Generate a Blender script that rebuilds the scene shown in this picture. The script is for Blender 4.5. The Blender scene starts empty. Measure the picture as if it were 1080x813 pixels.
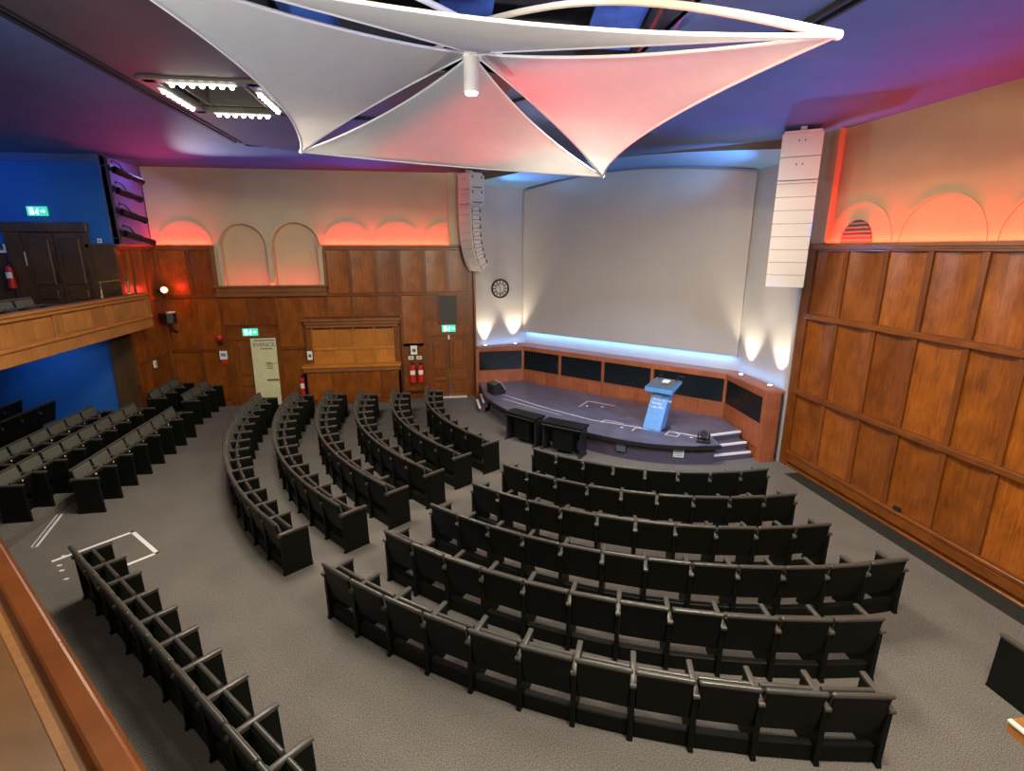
import bpy, bmesh, math, random
from mathutils import Vector, Matrix, Euler
random.seed(7)
sc = bpy.context.scene
COL = sc.collection
PI = math.pi
R = math.radians

# ------------------------------------------------------------------ materials
def mat(name):
    m = bpy.data.materials.new(name); m.use_nodes = True
    nt = m.node_tree
    return m, nt, nt.nodes['Principled BSDF']

def plain(name, col, rough=.6, metal=0., spec=.5, noise=0., scale=20., emit=None, estr=0.):
    m, nt, b = mat(name)
    b.inputs['Base Color'].default_value = (*col, 1)
    b.inputs['Roughness'].default_value = rough
    b.inputs['Metallic'].default_value = metal
    b.inputs['Specular IOR Level'].default_value = spec
    if noise:
        tc = nt.nodes.new('ShaderNodeTexCoord'); n = nt.nodes.new('ShaderNodeTexNoise')
        n.inputs['Scale'].default_value = scale; n.inputs['Detail'].default_value = 4
        nt.links.new(tc.outputs['Object'], n.inputs['Vector'])
        r = nt.nodes.new('ShaderNodeValToRGB')
        r.color_ramp.elements[0].position = .3; r.color_ramp.elements[1].position = .7
        r.color_ramp.elements[0].color = (*[c * (1 - noise) for c in col], 1)
        r.color_ramp.elements[1].color = (*[min(1, c * (1 + noise)) for c in col], 1)
        nt.links.new(n.outputs['Fac'], r.inputs['Fac']); nt.links.new(r.outputs['Color'], b.inputs['Base Color'])
    if emit:
        b.inputs['Emission Color'].default_value = (*emit, 1); b.inputs['Emission Strength'].default_value = estr
    return m

def wood(name, dark, light, rough=.38, vary=.5, stretch=(9, 9, .9), mul=1.):
    """veneer: long grain along local z, a cloudy figure, and a tone of its own for every board"""
    m, nt, b = mat(name)
    N = nt.nodes.new; L = nt.links.new
    tc = N('ShaderNodeTexCoord'); oi = N('ShaderNodeObjectInfo')
    add = N('ShaderNodeVectorMath'); add.operation = 'ADD'
    sc_ = N('ShaderNodeVectorMath'); sc_.operation = 'SCALE'; sc_.inputs[0].default_value = (37, 91, 53)
    L(oi.outputs['Random'], sc_.inputs['Scale']); L(tc.outputs['Object'], add.inputs[0]); L(sc_.outputs[0], add.inputs[1])
    mp = N('ShaderNodeMapping'); mp.inputs['Scale'].default_value = stretch; L(add.outputs[0], mp.inputs['Vector'])
    g = N('ShaderNodeTexNoise'); g.inputs['Scale'].default_value = 3.; g.inputs['Detail'].default_value = 6; g.inputs['Distortion'].default_value = 1.2
    L(mp.outputs[0], g.inputs['Vector'])
    c = N('ShaderNodeTexNoise'); c.inputs['Scale'].default_value = 2.6; c.inputs['Detail'].default_value = 5; L(add.outputs[0], c.inputs['Vector'])
    mx = N('ShaderNodeMath'); mx.operation = 'MULTIPLY_ADD'; mx.inputs[1].default_value = .55; L(g.outputs['Fac'], mx.inputs[0])
    m2 = N('ShaderNodeMath'); m2.operation = 'MULTIPLY'; m2.inputs[1].default_value = .45; L(c.outputs['Fac'], m2.inputs[0]); L(m2.outputs[0], mx.inputs[2])
    rp = N('ShaderNodeValToRGB')
    rp.color_ramp.elements[0].position = .33; rp.color_ramp.elements[1].position = .68
    rp.color_ramp.elements[0].color = (*dark, 1); rp.color_ramp.elements[1].color = (*light, 1)
    L(mx.outputs[0], rp.inputs['Fac'])
    hs = N('ShaderNodeHueSaturation'); L(rp.outputs['Color'], hs.inputs['Color'])
    v = N('ShaderNodeMapRange'); v.inputs['To Min'].default_value = mul * (1 - vary * .5); v.inputs['To Max'].default_value = mul * (1 + vary * .5)
    L(oi.outputs['Random'], v.inputs['Value']); L(v.outputs[0], hs.inputs['Value'])
    L(hs.outputs[0], b.inputs['Base Color'])
    b.inputs['Roughness'].default_value = rough
    return m

M = {}
M['wood'] = wood('veneer_panel', (.120, .030, .0035), (.325, .096, .009), .34, .5)
M['frame'] = wood('veneer_stile', (.10, .027, .0045), (.225, .068, .010), .36, .35)
M['frame_h'] = wood('veneer_rail', (.10, .027, .0045), (.225, .068, .010), .34, .3, (.9, .9, 9))
M['cornice'] = wood('cornice_wood', (.15, .055, .016), (.27, .105, .032), .4, .2, (.9, .9, 9))
M['light_wood'] = wood('light_oak', (.33, .115, .012), (.54, .21, .028), .4, .35)
M['red_wood'] = wood('red_cherry', (.24, .062, .022), (.40, .125, .050), .42, .3)
M['bal_wood'] = wood('balcony_oak', (.26, .105, .024), (.44, .19, .050), .42, .3)
M['rail_wood'] = wood('polished_rail', (.09, .026, .005), (.16, .048, .009), .22, .1, (1.2, 1.2, 6))
M['shelf_wood'] = wood('ledge_wood', (.17, .075, .022), (.26, .12, .038), .3, .1, (2, 2, 5))
M['dark_wood'] = wood('dark_door_wood', (.05, .025, .008), (.11, .055, .016), .45, .2)
M['beige'] = plain('beige_plaster', (.56, .47, .31), .85, noise=.05, scale=1.5)
M['tan'] = plain('beige_plaster_red_lit', (.42, .285, .155), .85, noise=.05, scale=1.5)  # beige plaster with the red strip's orange glow put into its colour
M['white_wall'] = plain('white_plaster', (.44, .42, .43), .85, noise=.04, scale=2)
M['screen'] = plain('grey_screen', (.42, .39, .375), .9, noise=.02, scale=1)
M['ceiling'] = plain('blue_lit_ceiling', (.066, .105, .235), .75, noise=.10, scale=1.2)  # blue wash on the ceiling put partly into its base colour
M['brown_ceiling'] = plain('umber_ceiling', (.050, .040, .043), .6, noise=.10, scale=2)
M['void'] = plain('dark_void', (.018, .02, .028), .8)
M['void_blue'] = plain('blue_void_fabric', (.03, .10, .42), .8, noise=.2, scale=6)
M['vault'] = plain('vault_blue', (.16, .30, .56), .8, noise=.05, scale=2)  # blue light on the vault painted into its colour
M['umber'] = plain('umber_header', (.16, .115, .075), .7)
M['blue_wall'] = plain('blue_lit_wall', (.012, .115, .36), .7, noise=.06, scale=1.5)  # blue light of the gallery put into the wall colour
M['violet_wall'] = plain('violet_lit_wall', (.17, .14, .42), .8)  # purple light in the recess painted into the wall colour
M['sail'] = plain('sail_cloth', (.72, .70, .69), .9, noise=.025, scale=5)
M['white_metal'] = plain('white_metal', (.75, .74, .72), .4)
M['black'] = plain('black_metal', (.012, .012, .013), .4)
M['chrome'] = plain('steel', (.6, .6, .6), .25, 1.)
M['brass'] = plain('brass', (.62, .45, .18), .25, 1.)
M['shell'] = plain('seat_shell', (.0036, .0046, .0032), .5, spec=.18, noise=.15, scale=60)
M['pad'] = plain('seat_cloth', (.085, .093, .075), .75, noise=.2, scale=90)
M['roll'] = plain('seat_leather', (.050, .049, .044), .30, noise=.12, scale=40)
M['arm'] = plain('arm_leather', (.060, .059, .053), .34, noise=.12, scale=40)
M['disc'] = plain('number_disc', (.7, .7, .68), .5)
M['spk'] = plain('speaker_white', (.62, .58, .56), .55)
M['spk_dark'] = plain('speaker_rigging', (.10, .11, .13), .5)
M['grille'] = plain('grille_dark', (.05, .052, .05), .7, noise=.3, scale=200)
M['screen_panel'] = plain('black_green_display', (.006, .010, .012), .25)
M['stage_top'] = plain('stage_deck', (.105, .098, .150), .38, noise=.25, scale=3)
M['riser'] = plain('violet_carpet', (.075, .058, .085), .9, noise=.2, scale=60)
M['tape'] = plain('white_tape', (.75, .75, .75), .7)
M['lect'] = plain('lectern_blue', (.10, .30, .68), .5, noise=.10, scale=14)
M['lect_top'] = plain('lectern_top', (.08, .12, .17), .4)
M['red'] = plain('red_enamel', (.55, .02, .015), .35)
M['paper'] = plain('white_notice', (.78, .78, .74), .6)
M['ink'] = plain('dark_print', (.06, .07, .05), .7)
M['banner'] = plain('banner_print', (.58, .60, .38), .6, noise=.08, scale=4)
M['exit'] = plain('exit_green', (.02, .45, .30), .4, emit=(.06, .60, .40), estr=1.1)
M['exit_white'] = plain('exit_white', (.8, .9, .85), .4, emit=(.75, 1., .9), estr=1.6)
M['bulb'] = plain('led_bulb', (.9, .9, .85), .3, emit=(1, .92, .78), estr=22.)
M['lens'] = plain('lamp_lens', (.8, .8, .8), .2, emit=(1, .95, .85), estr=9.)
M['lens_blue'] = plain('lamp_lens_dark', (.03, .035, .05), .1)
M['red_lens'] = plain('red_lamp_lens', (.9, .2, .2), .2, emit=(1, .16, .10), estr=9.)
M['coffer'] = plain('coffer_liner', (.085, .07, .05), .5)
M['slot'] = plain('black_slot', (.006, .006, .007), .8)
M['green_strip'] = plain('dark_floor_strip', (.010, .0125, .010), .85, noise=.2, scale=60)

def carpet():
    m, nt, b = mat('grey_carpet')
    N = nt.nodes.new; L = nt.links.new
    tc = N('ShaderNodeTexCoord')
    a = N('ShaderNodeTexNoise'); a.inputs['Scale'].default_value = 85; a.inputs['Detail'].default_value = 3; L(tc.outputs['Object'], a.inputs['Vector'])
    c = N('ShaderNodeTexNoise'); c.inputs['Scale'].default_value = 1.2; c.inputs['Detail'].default_value = 4; L(tc.outputs['Object'], c.inputs['Vector'])
    r = N('ShaderNodeValToRGB'); L(a.outputs['Fac'], r.inputs['Fac'])
    r.color_ramp.elements[0].position = .36; r.color_ramp.elements[0].color = (.074, .068, .062, 1)
    r.color_ramp.elements[1].position = .62; r.color_ramp.elements[1].color = (.205, .192, .178, 1)
    mx = N('ShaderNodeMixRGB'); mx.blend_type = 'MULTIPLY'; mx.inputs['Fac'].default_value = 1
    r2 = N('ShaderNodeValToRGB'); L(c.outputs['Fac'], r2.inputs['Fac'])
    r2.color_ramp.elements[0].position = .3; r2.color_ramp.elements[0].color = (.84, .84, .84, 1)
    r2.color_ramp.elements[1].position = .7; r2.color_ramp.elements[1].color = (1, 1, 1, 1)
    L(r.outputs[0], mx.inputs[1]); L(r2.outputs[0], mx.inputs[2]); L(mx.outputs[0], b.inputs['Base Color'])
    b.inputs['Roughness'].default_value = .95; b.inputs['Specular IOR Level'].default_value = .15
    return m
M['carpet'] = carpet()

# ------------------------------------------------------------------ mesh helpers
I4 = Matrix.Identity(4)
def BM(): return bmesh.new()

def box(bm, x0, x1, y0, y1, z0, z1, bev=0., mtx=None, seg=1):
    g = bmesh.ops.create_cube(bm, size=1.)
    vs = g['verts']
    for v in vs:
        v.co = Vector(((x0 + x1) / 2 + v.co.x * (x1 - x0), (y0 + y1) / 2 + v.co.y * (y1 - y0), (z0 + z1) / 2 + v.co.z * (z1 - z0)))
    if bev:
        es = list({e for v in vs for e in v.link_edges})
        r = bmesh.ops.bevel(bm, geom=es, offset=bev, segments=seg, affect='EDGES', profile=.5)
        vs = list({v for f in r['faces'] for v in f.verts} | {v for v in vs if v.is_valid})
    if mtx is not None:
        bmesh.ops.transform(bm, matrix=mtx, verts=vs)
    return vs

def prism(bm, pts, lo, hi, axis='z', mtx=None, bev=0.):
    """extrude a polygon; pts are 2-D; axis z: (x,y), x: (y,z), y: (x,z)"""
    def P(p, h):
        if axis == 'z': return (p[0], p[1], h)
        if axis == 'x': return (h, p[0], p[1])
        return (p[0], h, p[1])
    a = [bm.verts.new(P(p, lo)) for p in pts]; b = [bm.verts.new(P(p, hi)) for p in pts]
    n = len(pts); fs = []
    fs.append(bm.faces.new(a)); fs.append(bm.faces.new(list(reversed(b))))
    for i in range(n):
        fs.append(bm.faces.new((a[i], b[i], b[(i + 1) % n], a[(i + 1) % n])))
    bmesh.ops.recalc_face_normals(bm, faces=fs)
    vs = a + b
    if bev:
        es = list({e for v in vs for e in v.link_edges})
        r = bmesh.ops.bevel(bm, geom=es, offset=bev, segments=1, affect='EDGES', profile=.5)
        vs = list({v for f in r['faces'] for v in f.verts} | {v for v in vs if v.is_valid})
    if mtx is not None: bmesh.ops.transform(bm, matrix=mtx, verts=vs)
    return vs

def cyl(bm, p, q, r, r2=None, n=12, caps=True):
    p = Vector(p); q = Vector(q); d = q - p
    rot = d.to_track_quat('Z', 'Y').to_matrix().to_4x4()
    m = Matrix.Translation((p + q) / 2) @ rot
    return bmesh.ops.create_cone(bm, cap_ends=caps, segments=n, radius1=r, radius2=r if r2 is None else r2, depth=d.length, matrix=m)['verts']

def ball(bm, c, r, n=8, sc_=(1, 1, 1)):
    return bmesh.ops.create_uvsphere(bm, u_segments=n, v_segments=max(4, n // 2 + 1), radius=r, matrix=Matrix.Translation(c) @ Matrix.Diagonal((*sc_, 1)))['verts']

def tube(bm, pts, r, n=8):
    """a swept round tube along pts"""
    pts = [Vector(p) for p in pts]; rings = []
    for i, p in enumerate(pts):
        d = (pts[min(i + 1, len(pts) - 1)] - pts[max(i - 1, 0)]).normalized()
        q = d.to_track_quat('Z', 'Y')
        rings.append([bm.verts.new(p + q @ Vector((r * math.cos(2 * PI * k / n), r * math.sin(2 * PI * k / n), 0))) for k in range(n)])
    for a, b in zip(rings, rings[1:]):
        for k in range(n): bm.faces.new((a[k], a[(k + 1) % n], b[(k + 1) % n], b[k]))
    bm.faces.new(list(reversed(rings[0]))); bm.faces.new(rings[-1])

def obj(name, bm, m, parent=None, smooth=False, loc=None, rot=None, mtx=None):
    me = bpy.data.meshes.new(name)
    bmesh.ops.recalc_face_normals(bm, faces=bm.faces[:])
    bm.to_mesh(me); bm.free()
    me.materials.append(M[m] if isinstance(m, str) else m)
    if smooth:
        me.polygons.foreach_set('use_smooth', [True] * len(me.polygons))
        me.set_sharp_from_angle(angle=R(40))
    o = bpy.data.objects.new(name, me); COL.objects.link(o)
    if parent: o.parent = parent
    if mtx is not None: o.matrix_local = mtx
    if loc is not None: o.location = loc
    if rot is not None: o.rotation_euler = rot
    return o

def bobj(name, m, parent, *b, bev=0., **k):
    bm = BM(); box(bm, *b, bev=bev); return obj(name, bm, m, parent, **k)

def text(body, size, loc, rot, parent, m, align='CENTER', name='lettering'):
    cu = bpy.data.curves.new(name, 'FONT'); cu.body = body; cu.size = size; cu.align_x = align; cu.extrude = .001; cu.resolution_u = 3
    t = bpy.data.objects.new(name, cu); COL.objects.link(t)
    me = bpy.data.meshes.new_from_object(t.evaluated_get(bpy.context.evaluated_depsgraph_get()))
    bpy.data.objects.remove(t); bpy.data.curves.remove(cu)
    me.name = name; me.materials.clear(); me.materials.append(M[m])
    o = bpy.data.objects.new(name, me); COL.objects.link(o); o.parent = parent; o.location = loc; o.rotation_euler = rot; return o

def tag(o, label, cat, group=None):
    o['label'] = label; o['category'] = cat
    if group: o['group'] = group
    return o

def thing(name, label, cat, loc=(0, 0, 0), rz=0., group=None):
    o = bpy.data.objects.new(name, None); COL.objects.link(o)
    o.empty_display_size = .1
    o.location = loc; o.rotation_euler = (0, 0, rz)
    return tag(o, label, cat, group)

def struct(name, bm, m, parent=None, **k):
    o = obj(name, bm, m, parent, **k)
    if not parent: o['kind'] = 'structure'
    return o

def sroot(name, loc=(0, 0, 0), rz=0.):
    o = bpy.data.objects.new(name, None); COL.objects.link(o); o.location = loc; o.rotation_euler = (0, 0, rz)
    o['kind'] = 'structure'; return o

def dup(root):
    r = root.copy(); COL.objects.link(r)
    for ch in root.children:
        c = ch.copy(); COL.objects.link(c); c.parent = r
        for g in ch.children:
            d = g.copy(); COL.objects.link(d); d.parent = c
    return r

ORD = ['first', 'second', 'third', 'fourth', 'fifth', 'sixth', 'seventh', 'eighth', 'ninth', 'tenth', 'eleventh', 'twelfth', 'thirteenth', 'fourteenth', 'fifteenth', 'sixteenth']

# ------------------------------------------------------------------ the room
XR, YF, XL = 7.62, 16.45, -7.5        # right wall, far wall, left return wall
ZP, ZC = 4.68, 6.72                   # top of the panelling, ceiling

bm = BM(); box(bm, -12.3, 9, -5, 18, -.2, 0); struct('floor', bm, 'carpet')

# plaster above and behind the panelling
bm = BM(); box(bm, XR + .03, XR + .3, -5, 9.93, 4.6, 7); box(bm, XR + .10, XR + .3, -5, 9.93, 0, 4.6); struct('wall_right', bm, 'tan')
# far wall, with the twin arched niche cut into it
NI = [(-5.145, .615), (-3.71, .655)]
def far_wall():
    bm = BM()
    z0, z1, ysp = 3.53, 4.66, YF + .03
    def quad(x0, x1, za, zb):
        bm.faces.new([bm.verts.new(p) for p in ((x0, ysp, za), (x1, ysp, za), (x1, ysp, zb), (x0, ysp, zb))])
    ysp += .07; quad(XL, 1.40, 0, z0); quad(XL, -5.97, z0, 4.62); quad(-2.95, 1.40, z0, 4.62); ysp -= .07
    quad(XL, -5.97, 4.6, 7); quad(-2.95, 1.40, 4.6, 7); quad(-5.97, NI[0][0] - NI[0][1], z0, 7); quad(NI[1][0] + NI[1][1], -2.95, z0, 7)
    quad(NI[0][0] + NI[0][1], NI[1][0] - NI[1][1], z0, 7)
    n = 20
    for cx, r in NI:
        arc = [(cx - r * math.cos(PI * i / n), z1 + r * math.sin(PI * i / n)) for i in range(n + 1)]
        for (xa, za), (xb, zb) in zip(arc, arc[1:]):       # wall above the arch
            bm.faces.new([bm.verts.new(p) for p in ((xa, ysp, za), (xb, ysp, zb), (xb, ysp, 7), (xa, ysp, 7))])
        prof = [(cx - r, z0)] + arc + [(cx + r, z0)]
        dp = .30
        for (xa, za), (xb, zb) in zip(prof, prof[1:]):     # reveal
            bm.faces.new([bm.verts.new(p) for p in ((xa, ysp, za), (xb, ysp, zb), (xb, ysp + dp, zb), (xa, ysp + dp, za))])
        bm.faces.new([bm.verts.new(p) for p in ((cx - r, ysp, z0), (cx + r, ysp, z0), (cx + r, ysp + dp, z0), (cx - r, ysp + dp, z0))])
        bm.faces.new([bm.verts.new((x, ysp + dp, z)) for x, z in prof])
    bmesh.ops.remove_doubles(bm, verts=bm.verts[:], dist=1e-4)
    return bm
struct('wall_far', far_wall(), 'beige')

# arched mouldings standing on the cornice of the panelling
# trims in wall-local frames: local x runs along the wall, local -y faces the room
tr = sroot('trim_1', (0, YF, 0)); tr_r = sroot('trim_2', (XR, 0, 0), -PI / 2)
def arch_set(root, centres, paint):
    for c, r in centres:
        bm = BM(); n = 28
        for i in range(n):
            a, b = PI * i / n, PI * (i + 1) / n
            pts = [(c + q * math.cos(t), ZP + .02 + q * .96 * math.sin(t)) for q, t in ((r, a), (r, b), (r + .05, b), (r + .05, a))]
            prism(bm, pts, .018, .04, 'y')
        obj('arch_moulding', bm, paint, root)
arch_set(tr, [(-6.63, .64), (-5.145, .615), (-3.71, .655), (-2.25, .64), (-.84, .66), (.52, .62)], 'beige')
arch_set(tr_r, [(-8.76, .68), (-7.2, .69), (-5.62, .69), (-4.05, .69), (-2.5, .69)], 'tan')
for x in (-5.76, -4.435, -3.05):
    bm = BM(); box(bm, x - .055, x + .055, -.05, .03, 3.53, 4.66); box(bm, x - .075, x + .075, -.07, .03, 4.60, 4.66)
    obj('niche_pilaster', bm, 'beige', tr)

# ---- panelling built board by board
def bowed_panel(name, parent, x0, x1, z0, z1, m, bow=.016, y=.012):
    bm = BM(); nx, nz = 6, 3
    g = [[bm.verts.new((x0 + (x1 - x0) * i / nx, y + bow * math.sin(PI * i / nx) * (.3 + .7 * (j / nz)) , z0 + (z1 - z0) * j / nz)) for i in range(nx + 1)] for j in range(nz + 1)]
    for j in range(nz):
        for i in range(nx): bm.faces.new((g[j][i], g[j][i + 1], g[j + 1][i + 1], g[j + 1][i]))
    return obj(name, bm, m, parent, smooth=True)

def panelling(root, xs, rails, zt, m='wood', skip=(), sw=.05, bow=.016, top=True, base=.2, rail_out=.030):
    """stiles at xs; rails: list of heights; a bowed panel in each field; skip: (x0,x1,z0,z1) openings"""
    def hit(a0, a1, b0, b1):
        return any(a0 < s[1] - .01 and a1 > s[0] + .01 and b0 < s[3] - .01 and b1 > s[2] + .01 for s in skip)
    zs = [base] + list(rails) + [zt - .1]
    for i in range(len(xs) - 1):
        for j in range(len(zs) - 1):
            x0, x1, z0, z1 = xs[i] + sw, xs[i + 1] - sw, zs[j] + .045, zs[j + 1] - .045
            if hit(x0, x1, z0, z1):
                continue
            bowed_panel('panel', root, x0 - .01, x1 + .01, z0 - .01, z1 + .01, m, bow)
            bobj('panel_bead', 'frame_h', root, x0, x1, -.012, .02, z0 - .004, z0 + .016)
    for x in xs:
        for j in range(len(zs) - 1):
            if not hit(x - sw, x + sw, zs[j] + .05, zs[j + 1] - .05):
                bobj('stile', 'frame', root, x - sw, x + sw, -.018, .03, zs[j], zs[j + 1])
    def rail_run(z, h, y0, mm, name):
        segs = [(xs[0], xs[-1])]
        for s in skip:
            if s[2] < z < s[3]:
                new = []
                for a, b in segs:
                    if s[1] <= a or s[0] >= b: new.append((a, b)); continue
                    if s[0] > a: new.append((a, s[0]))
                    if s[1] < b: new.append((s[1], b))
                segs = new
        for a, b in segs:
            if b - a > .06:
                bobj(name, mm, root, a, b, y0, .03, z - h, z + h, bev=.008)
    for z in rails:
        rail_run(z, .048, -rail_out, 'frame_h', 'rail')
    rail_run(base - .1, .1, -.022, 'frame_h', 'baseboard'); rail_run(base + .015, .028, -.045, 'frame_h', 'base_moulding')
    rail_run(.02, .018, -.03, 'frame_h', 'plinth')
    if top:
        rail_run(zt - .075, .05, -.028, 'frame_h', 'frieze_rail')
        rail_run(zt - .012, .034, -.075, 'cornice', 'cornice'); rail_run(zt - .06, .018, -.045, 'cornice', 'bed_moulding')

# right wall (local x = -Y)
ys = [9.76, 8.91, 8.03, 7.22, 6.38, 5.62, 4.80, 4.0, 3.2, 2.4, 1.6, .8, 0]
panelling(tr_r, [-y for y in ys], [1.67, 3.27], ZP, bow=.062, base=.30, rail_out=.060)
bobj('end_stile', 'frame', tr_r, -9.95, -9.70, -.03, .03, 0, ZP)
# far wall
fx = [-7.42, -6.65, -5.95, -5.2, -4.44, -3.72, -3.0, -2.27, -1.52, -.83, -.09, .58, 1.25]
HATCH = (-3.72, -.83, 0, 2.6); D1 = (-5.95, -4.44, 0, 2.36); D2 = (-.20, 1.30, 0, 3.27)
panelling(tr, fx, [1.71, 3.27], ZP, skip=[HATCH, D1, D2, (-6.02, -2.93, 3.27, 5.0)], bow=.02, base=.17)
bobj('end_stile', 'frame', tr, 1.22, 1.40, -.05, .03, 0, ZP)
bobj('corner_stile', 'frame', tr, -7.5, -7.38, -.03, .03, 0, ZP)
vg = thing('vent_grille', 'small fan-shaped louvred vent in the arch nearest the screen', 'vent', (XR + .02, 8.79, ZP + .02), -PI / 2)
bm = BM(); n = 16; prism(bm, [(.36 * math.cos(PI * i / n), .40 * math.sin(PI * i / n)) for i in range(n + 1)], -.005, .02, 'y'); obj('dark_backing', bm, 'grille', vg)
for k in range(5):
    z = .03 + k * .072; hw = .36 * math.sqrt(max(.02, 1 - ((z + .02) / .41) ** 2)); bobj('louvre', 'umber', vg, -hw, hw, -.02, .0, z, z + .03)
# infill above the doors and hatch
for x0, x1, z0, z1 in ((-5.95, -5.2, 2.42, 3.24), (-5.2, -4.44, 2.42, 3.24), (-4.44, -3.72, 1.75, 3.24), (-3.72, -3.0, 2.62, 3.24), (-3.0, -2.27, 2.62, 3.24), (-2.27, -1.52, 2.62, 3.24), (-1.52, -.83, 2.62, 3.24)):
    bowed_panel('panel', tr, x0 + .03, x1 - .03, z0, z1, 'wood', .015)
    bobj('stile', 'frame', tr, x0 - .035, x0 + .035, -.014, .03, z0 - .05, z1)
for a, b, h in ((-7.45, -5.97, 4.6), (-5.97, -2.95, 3.5), (-2.95, 1.38, 4.6)): bobj('backing_board', 'frame', tr, a, b, .075, .095, 0, h)
bobj('backing_board', 'frame', tr_r, -9.95, 4.9, .078, .095, 0, 4.6)
for x0, x1, z0, z1 in ((-6.65, -6.0, 3.31, 4.54), (-2.92, -2.27, 3.31, 4.54), (-.83, -.2, 1.76, 3.22), (-.83, -.2, .24, 1.66)):
    bowed_panel('panel', tr, x0 + .02, x1 - .02, z0, z1, 'wood', .02)
bobj('stile', 'frame', tr, -.24, -.15, -.018, .03, .1, 3.25); bobj('stile', 'frame', tr, -.88, -.80, -.018, .03, .1, 3.25); bobj('rail', 'frame_h', tr, -.83, -.15, -.03, .03, 1.66, 1.76); bobj('base_moulding', 'frame_h', tr, -.83, -.15, -.045, .03, 0, .22)
bobj('stile', 'frame', tr, -4.47, -4.40, -.018, .03, .1, 2.4); bobj('stile', 'frame', tr, -6.0, -5.87, -.018, .03, .1, 2.4)
# niche sill
bm = BM(); box(bm, -6.03, -2.92, -.13, .03, 3.50, 3.56, bev=.012); box(bm, -5.99, -2.96, -.09, .03, 3.36, 3.50, bev=.015); box(bm, -6.01, -2.94, -.11, .03, 3.24, 3.36, bev=.02)
obj('niche_sill', bm, 'cornice', tr)
for x in (-5.97, -2.96):
    bobj('niche_jamb', 'cornice', tr, x - .05, x + .05, -.03, .03, 3.5, ZP)
# serving hatch: hood, recess, counter
bm = BM(); box(bm, -3.74, -.84, -.22, .03, 2.50, 2.58, bev=.015); box(bm, -3.68, -.90, -.15, .03, 2.40, 2.50, bev=.012); box(bm, -3.64, -.94, -.10, .03, 2.30, 2.40, bev=.012)
obj('hatch_hood', bm, 'cornice', tr)
for x0, x1 in ((-3.66, -3.50), (-1.09, -.92)): bobj('hatch_jamb', 'frame', tr, x0, x1, -.04, .04, 1.15, 2.31)
hx = [-3.50, -2.90, -2.30, -1.68, -1.09]
for i in range(4):
    for z0, z1 in ((1.12, 1.66), (1.66, 2.26)):
        bobj('hatch_panel', 'light_wood', tr, hx[i] + .03, hx[i + 1] - .03, .02, .04, z0 + .03, z1 - .03)
bm = BM()
for x in hx: box(bm, x - .03, x + .03, -.03, .04, 1.1, 2.3)
obj('hatch_stile', bm, 'light_wood', tr)
bobj('hatch_rail', 'light_wood', tr, -3.5, -1.09, -.035, .04, 1.63, 1.69)
bm = BM(); box(bm, -3.80, -.90, -.40, .03, 1.14, 1.20, bev=.012); obj('counter_top', bm, 'light_wood', tr)
bm = BM(); box(bm, -3.77, -.93, -.37, .03, 1.00, 1.14, bev=.012); obj('counter_moulding', bm, 'cornice', tr)
cx = [-3.70, -2.95, -2.2, -1.5, -.97]
for i in range(4): bobj('counter_panel', 'wood', tr, cx[i] + .04, cx[i + 1] - .04, -.318, -.28, .14, .98)
for x in cx: bobj('counter_stile', 'frame', tr, x - .04, x + .04, -.33, -.28, .12, 1.0)
bobj('counter_side', 'frame', tr, -.99, -.93, -.33, .03, 0, 1.0); bobj('counter_side', 'frame', tr, -3.74, -3.69, -.33, .03, 0, 1.0)
bobj('counter_base', 'frame_h', tr, -3.74, -.93, -.345, .03, 0, .13)

# ---- left return wall and its panelling
bm = BM(); box(bm, XL - .5, XL - .03, 14.7, YF + .3, 0, 7); struct('wall_left', bm, 'violet_wall')
tl = sroot('trim_3', (XL, 0, 0), PI / 2)       # local x = Y, local -y faces +X
panelling(tl, [14.66, 15.3, 15.9, 16.42], [1.70, 3.27], ZP, bow=.012, base=.17)
bobj('lining', 'frame', tl, 14.62, 16.44, .02, .03, 0, ZP)
bm = BM(); box(bm, XL - .53, XL + .02, 14.56, 14.62, 0, ZP); obj('pillar_face', bm, 'dark_wood', None).__setitem__('kind', 'structure')
bpy.data.objects['pillar_face'].name = 'trim_4'

# ---- side gallery and the room under it
bm = BM(); box(bm, -12, XL - .03, 14.62, 14.9, 0, 7); struct('wall_gallery', bm, 'blue_wall')
bm = BM(); box(bm, -12.3, -12, -5, 14.9, 0, 7); struct('wall_side', bm, 'blue_wall')
bm = BM(); box(bm, -12.3, 9, -5.2, -5, 0, 7.1); struct('wall_rear', bm, 'beige')
bm = BM(); prism(bm, [(-12, 14.62), (-7.05, 14.62), (-7.05, 7.85), (-1.70, 1.96), (-.05, .10), (3.5, -5), (-12, -5)], 2.70, 2.82); struct('floor_gallery', bm, 'green_strip')
# dado and cornice behind the gallery
tg = sroot('trim_5', (0, 14.62, 0))
bobj('dado', 'dark_wood', tg, -12, -9.86, -.03, .02, 2.82, 4.62); bobj('dado', 'dark_wood', tg, -8.10, -7.54, -.03, .02, 2.82, 4.62)
bobj('dado_cap', 'dark_wood', tg, -12, -9.86, -.07, .02, 4.62, 4.70); bobj('dado_cap', 'dark_wood', tg, -8.10, -7.54, -.07, .02, 4.62, 4.70)
bobj('beam', 'ceiling', tg, -12, -7.5, -.05, .0, 6.55, 6.72)

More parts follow.
